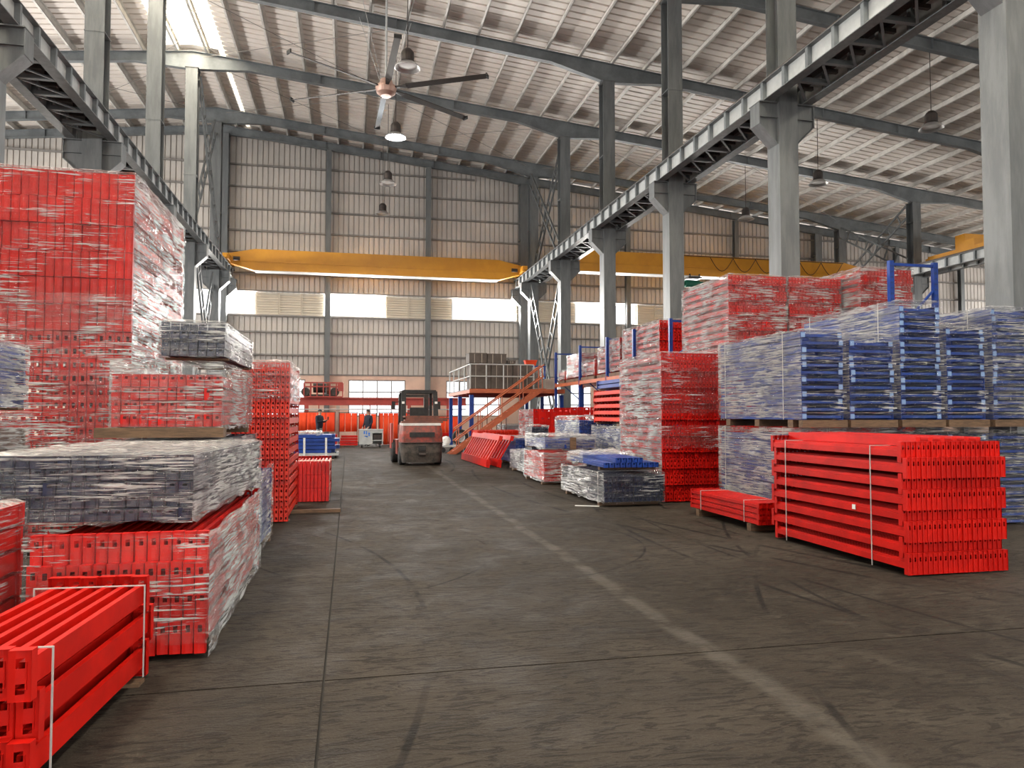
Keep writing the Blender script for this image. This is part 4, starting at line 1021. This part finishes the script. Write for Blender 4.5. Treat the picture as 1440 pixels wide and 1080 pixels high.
def crate(label, x, z, wd, hgt, y=29.45, dep=.9, mat='carton_dark'):
    t = T('crate', label, 'crate', (x, y, MZ+z), 0, 'dark crates on the mezzanine')
    B('body', MB().box(0, wd, 0, dep, .03, hgt-.03), mat, t)
    B('lid', MB().box(-.012, wd+.012, -.012, dep+.012, hgt-.03, hgt), mat, t)
    for q in (.12, wd/2-.02, wd-.16): B('runner', MB().box(q, q+.06, .0, dep, 0, .03), 'wood_dark', t)
    for q in (.2, wd-.22): B('strap', MB().box(q, q+.025, -.016, -.0125, .03, hgt-.03), 'carton_grey', t)
cl = [('left', 4.76, .84), ('middle', 5.62, .88), ('right', 6.52, .80)]
for nmx, x, wd in cl:
    crate('dark crate on the mezzanine, bottom tier, '+nmx, x, 0, wd, .52); crate('dark crate on the mezzanine, second tier, '+nmx, x+.01, .522, wd-.01, .5)
crate('dark crate on the mezzanine, top tier, left', 4.72, 1.026, .72, .44); crate('dark crate on the mezzanine, top tier, right', 5.47, 1.026, .78, .42); crate('small low crate beside the top tier on the mezzanine', 6.3, 1.026, .34, .16)
# things right of the crates
t = T('grey_carton', 'grey carton standing on the mezzanine at the stair head', 'carton', (8.05, 29.3, MZ)); B('body', MB().box(-.2, .25, 0, .4, 0, .42), 'carton_grey', t); B('flap', MB().box(-.2, .25, -.02, 0, .30, .43), 'carton_grey', t)
t = T('work_bench', 'small blue steel bench on the mezzanine with clutter', 'bench', (7.75, 30.6, MZ))
for x in (-.45, .4):
    for y in (0, .5): B('leg', MB().box(x, x+.06, y, y+.06, 0, 1.0), 'blue_paint', t)
B('bench_top', MB().box(-.47, .48, -.02, .58, 1.0, 1.05), 'blue_paint', t); B('shelf', MB().box(-.45, .46, 0, .56, .45, .49), 'blue_paint', t)
t = T('orange_bin', 'orange plastic bin on the blue bench on the mezzanine', 'bin', (7.6, 30.85, MZ+1.05)); B('bin_body', MB().hexa([(-.2, -.14, 0), (.2, -.14, 0), (.2, .14, 0), (-.2, .14, 0), (-.25, -.17, .22), (.25, -.17, .22), (.25, .17, .22), (-.25, .17, .22)]), 'curtain_red', t); B('rim', MB().box(-.27, .27, -.19, .19, .22, .25), 'curtain_red', t)
t = T('bag_heap', 'grey film wrapped heap beside the crates on the mezzanine', 'heap', (7.55, 29.75, MZ)); B('core', MB().hexa([(-.15, 0, 0), (.3, 0, 0), (.3, .5, 0), (-.15, .5, 0), (-.05, .1, .8), (.2, .1, .9), (.2, .4, .85), (-.05, .4, .8)]), 'carton_grey', t)
film(t, -.15, .3, 0, .5, .06, .92, 'film_heavy', 'lfr', True, .05, 311)
# stair
st = T('stair', 'orange steel stair with handrails climbing to the mezzanine', 'stair', (0, 28.35, 0))
sx0, sx1, sz1 = 3.75, 7.65, MZ
for y in (0, .6): B('stringer', MB().hexa([(sx0, y, 0), (sx0+.3, y, 0), (sx0+.3, y+.04, 0), (sx0, y+.04, 0), (sx1-.3, y, sz1), (sx1, y, sz1), (sx1, y+.04, sz1), (sx1-.3, y+.04, sz1)]), 'stair_orange', st)
for i in range(13):
    q = (i+.6)/13.3; x = sx0+.05+(sx1-sx0-.3)*q; B('tread', MB().box(x, x+.26, .04, .6, sz1*q-.02, sz1*q+.01), 'stair_orange', st)
for y in (.02, .62):
    for k in (.5, .95): B('hand_rail', MB().tube((sx0+.25, y, k), (sx1-.1, y, sz1+k), .028, 8), 'stair_orange', st)
    for q in (.04, .28, .52, .76, .98): x = sx0+.25+(sx1-sx0-.35)*q; B('baluster', MB().tube((x, y, sz1*q-.02), (x, y, sz1*q+.95), .022, 6), 'stair_orange', st)
# clutter under the mezzanine
t = T('bar_rack', 'row of thin upright rods standing under the mezzanine', 'rods', (5.2, 29.6, 0))
B('rod_base', MB().box(-.2, 1.3, 0, .4, 0, .06), 'dark_metal', t)
for i in range(7): B('rod', MB().tube((-.1+i*.2, .2, .06), (-.1+i*.2+.02, .2, 1.25+.35*((i*3) % 4)/4), .02, 6), 'rust_board', t)
wrapped('grey wrapped pack under the mezzanine stair', 6.3, 7.4, 30.2, 31.6, 0, 1.1, 'pale_film_core', 'film_heavy', seed=321)

# ================================================================== PEOPLE
def person(label, loc, rz, arm_l, arm_r, hair_kind=0):
    t = T('person', label, 'person', loc, rz, 'men at the far end')
    V = [(0, 0, .95), (0, .01, 1.12), (0, .0, 1.32), (0, .0, 1.46), (0, .02, 1.54), (0, .035, 1.62), (0, .03, 1.70),
         (-.1, 0, .90), (-.11, .02, .48), (-.11, -.01, .09), (-.12, .14, .04), (.1, 0, .90), (.11, .0, .48), (.11, -.02, .09), (.12, .13, .04)]
    R_ = [.18, .18, .2, .12, .055, .085, .07, .095, .065, .045, .035, .095, .065, .045, .035]
    Ed = [(0, 1), (1, 2), (2, 3), (3, 4), (4, 5), (5, 6), (0, 7), (7, 8), (8, 9), (9, 10), (0, 11), (11, 12), (12, 13), (13, 14)]
    hands = []
    for s, (el, wr_) in ((-1, arm_l), (1, arm_r)):
        b0 = len(V); V += [(s*.2, 0, 1.42), el, wr_]; R_ += [.07, .052, .036]; Ed += [(2, b0), (b0, b0+1), (b0+1, b0+2)]
        d = (Vector(wr_)-Vector(el)).normalized(); up = Vector((0, 0, 1)) if abs(d.z) < .8 else Vector((0, 1, 0)); sd = d.cross(up).normalized()
        palm = Vector(wr_)+d*.07; V.append(tuple(palm)); R_.append(.034); pi_ = len(V)-1; Ed.append((b0+2, pi_))
        for f_, (o_, ln) in enumerate(((-.03, .07), (-.01, .085), (.01, .08), (.03, .062))):
            p1 = palm+sd*o_+d*(ln*.5); p2 = palm+sd*o_+d*ln-up*.02; V += [tuple(p1), tuple(p2)]; R_ += [.010, .008]; q = len(V); Ed += [(pi_, q-2), (q-2, q-1)]
        th_ = palm-d*.03-sd*.05*s; V.append(tuple(th_)); R_.append(.011); Ed.append((pi_, len(V)-1))
        hands.append(Vector(wr_))
    me = bpy.data.meshes.new('body'); me.from_pydata(V, Ed, []); me.update()
    o = O('body', me, t); sk = o.modifiers.new('skin', 'SKIN'); 
    for i, r in enumerate(R_): me.skin_vertices[0].data[i].radius = (r, r*.8 if i < 4 else r)
    me.skin_vertices[0].data[0].use_root = True
    o.modifiers.new('sub', 'SUBSURF').levels = 1; o.modifiers['sub'].render_levels = 1
    dg = bpy.context.evaluated_depsgraph_get(); dg.update(); nm_ = bpy.data.meshes.new_from_object(o.evaluated_get(dg)); o.modifiers.clear(); o.data = nm_
    nm_.materials.clear()
    for k in ('jacket_navy', 'trousers', 'skin', 'black_rubber'): nm_.materials.append(M[k])
    for p in nm_.polygons:
        c = p.center; p.use_smooth = True
        if any((c-h_).length < .24 and (c-h_).dot(h_-Vector((h_.x*.3, 0, 1.2))) > -.0 and abs(c.x) > .05 and c.y > .12 for h_ in hands): p.material_index = 2
        elif c.z > 1.50: p.material_index = 2
        elif c.z < .11: p.material_index = 3
        elif c.z < .86 and abs(c.x) < .19: p.material_index = 1
    hm = MB(); n = 14
    for j in range(7):
        ph_ = (PI*.58)*j/6
        for i in range(n):
            th_ = 2*PI*i/n; rr = .108; low = 1.0 if math.sin(th_) < .3 else .72
            a_ = ph_*low; hm.v.append((.93*rr*math.sin(a_)*math.cos(th_), .02+1.1*rr*math.sin(a_)*math.sin(th_), 1.645+1.08*rr*math.cos(a_)))
    for j in range(6):
        for i in range(n): hm.f.append((j*n+i, (j+1)*n+i, (j+1)*n+(i+1) % n, j*n+(i+1) % n))
    B('hair', hm, 'hair', t, smooth=True)
    B('nose', MB().hexa([(-.014, .10, 1.60), (.014, .10, 1.60), (.014, .135, 1.605), (-.014, .135, 1.605), (-.008, .10, 1.65), (.008, .10, 1.65), (.006, .115, 1.65), (-.006, .115, 1.65)]), 'skin', t)
    for s in (-1, 1):
        B('eye', MB().box(s*.034-.012, s*.034+.012, .102, .112, 1.642, 1.652), 'hair', t); B('ear', MB().box(s*.088-.01, s*.088+.01, .0, .035, 1.60, 1.66), 'skin', t)
    B('mouth', MB().box(-.025, .025, .104, .11, 1.565, 1.572), 'rust_board', t)
    return t
p1 = onY(449, 600, 35.6); p2 = onY(518, 600, 36.0)
person('person in dark jacket looking at a phone held in front, by the blue cart', (p1.x, 35.6, 0), -PI/2-.6, ((-.24, .06, 1.16), (-.1, .30, 1.22)), ((.24, .06, 1.16), (.08, .32, 1.24)))
tg = T('phone', 'phone held by the person in the dark jacket', 'phone', (p1.x+.40, 35.6-.28, 1.27), -PI/2-.6)
B('phone_body', MB().box(-.04, .04, -.005, .005, 0, .15), 'black_rubber', tg)
person('person in long dark coat standing behind the grey tool cart', (p2.x, 36.0, 0), PI/2+.7, ((-.25, .0, 1.14), (-.2, .16, .93)), ((.25, .0, 1.14), (.2, .16, .93)))
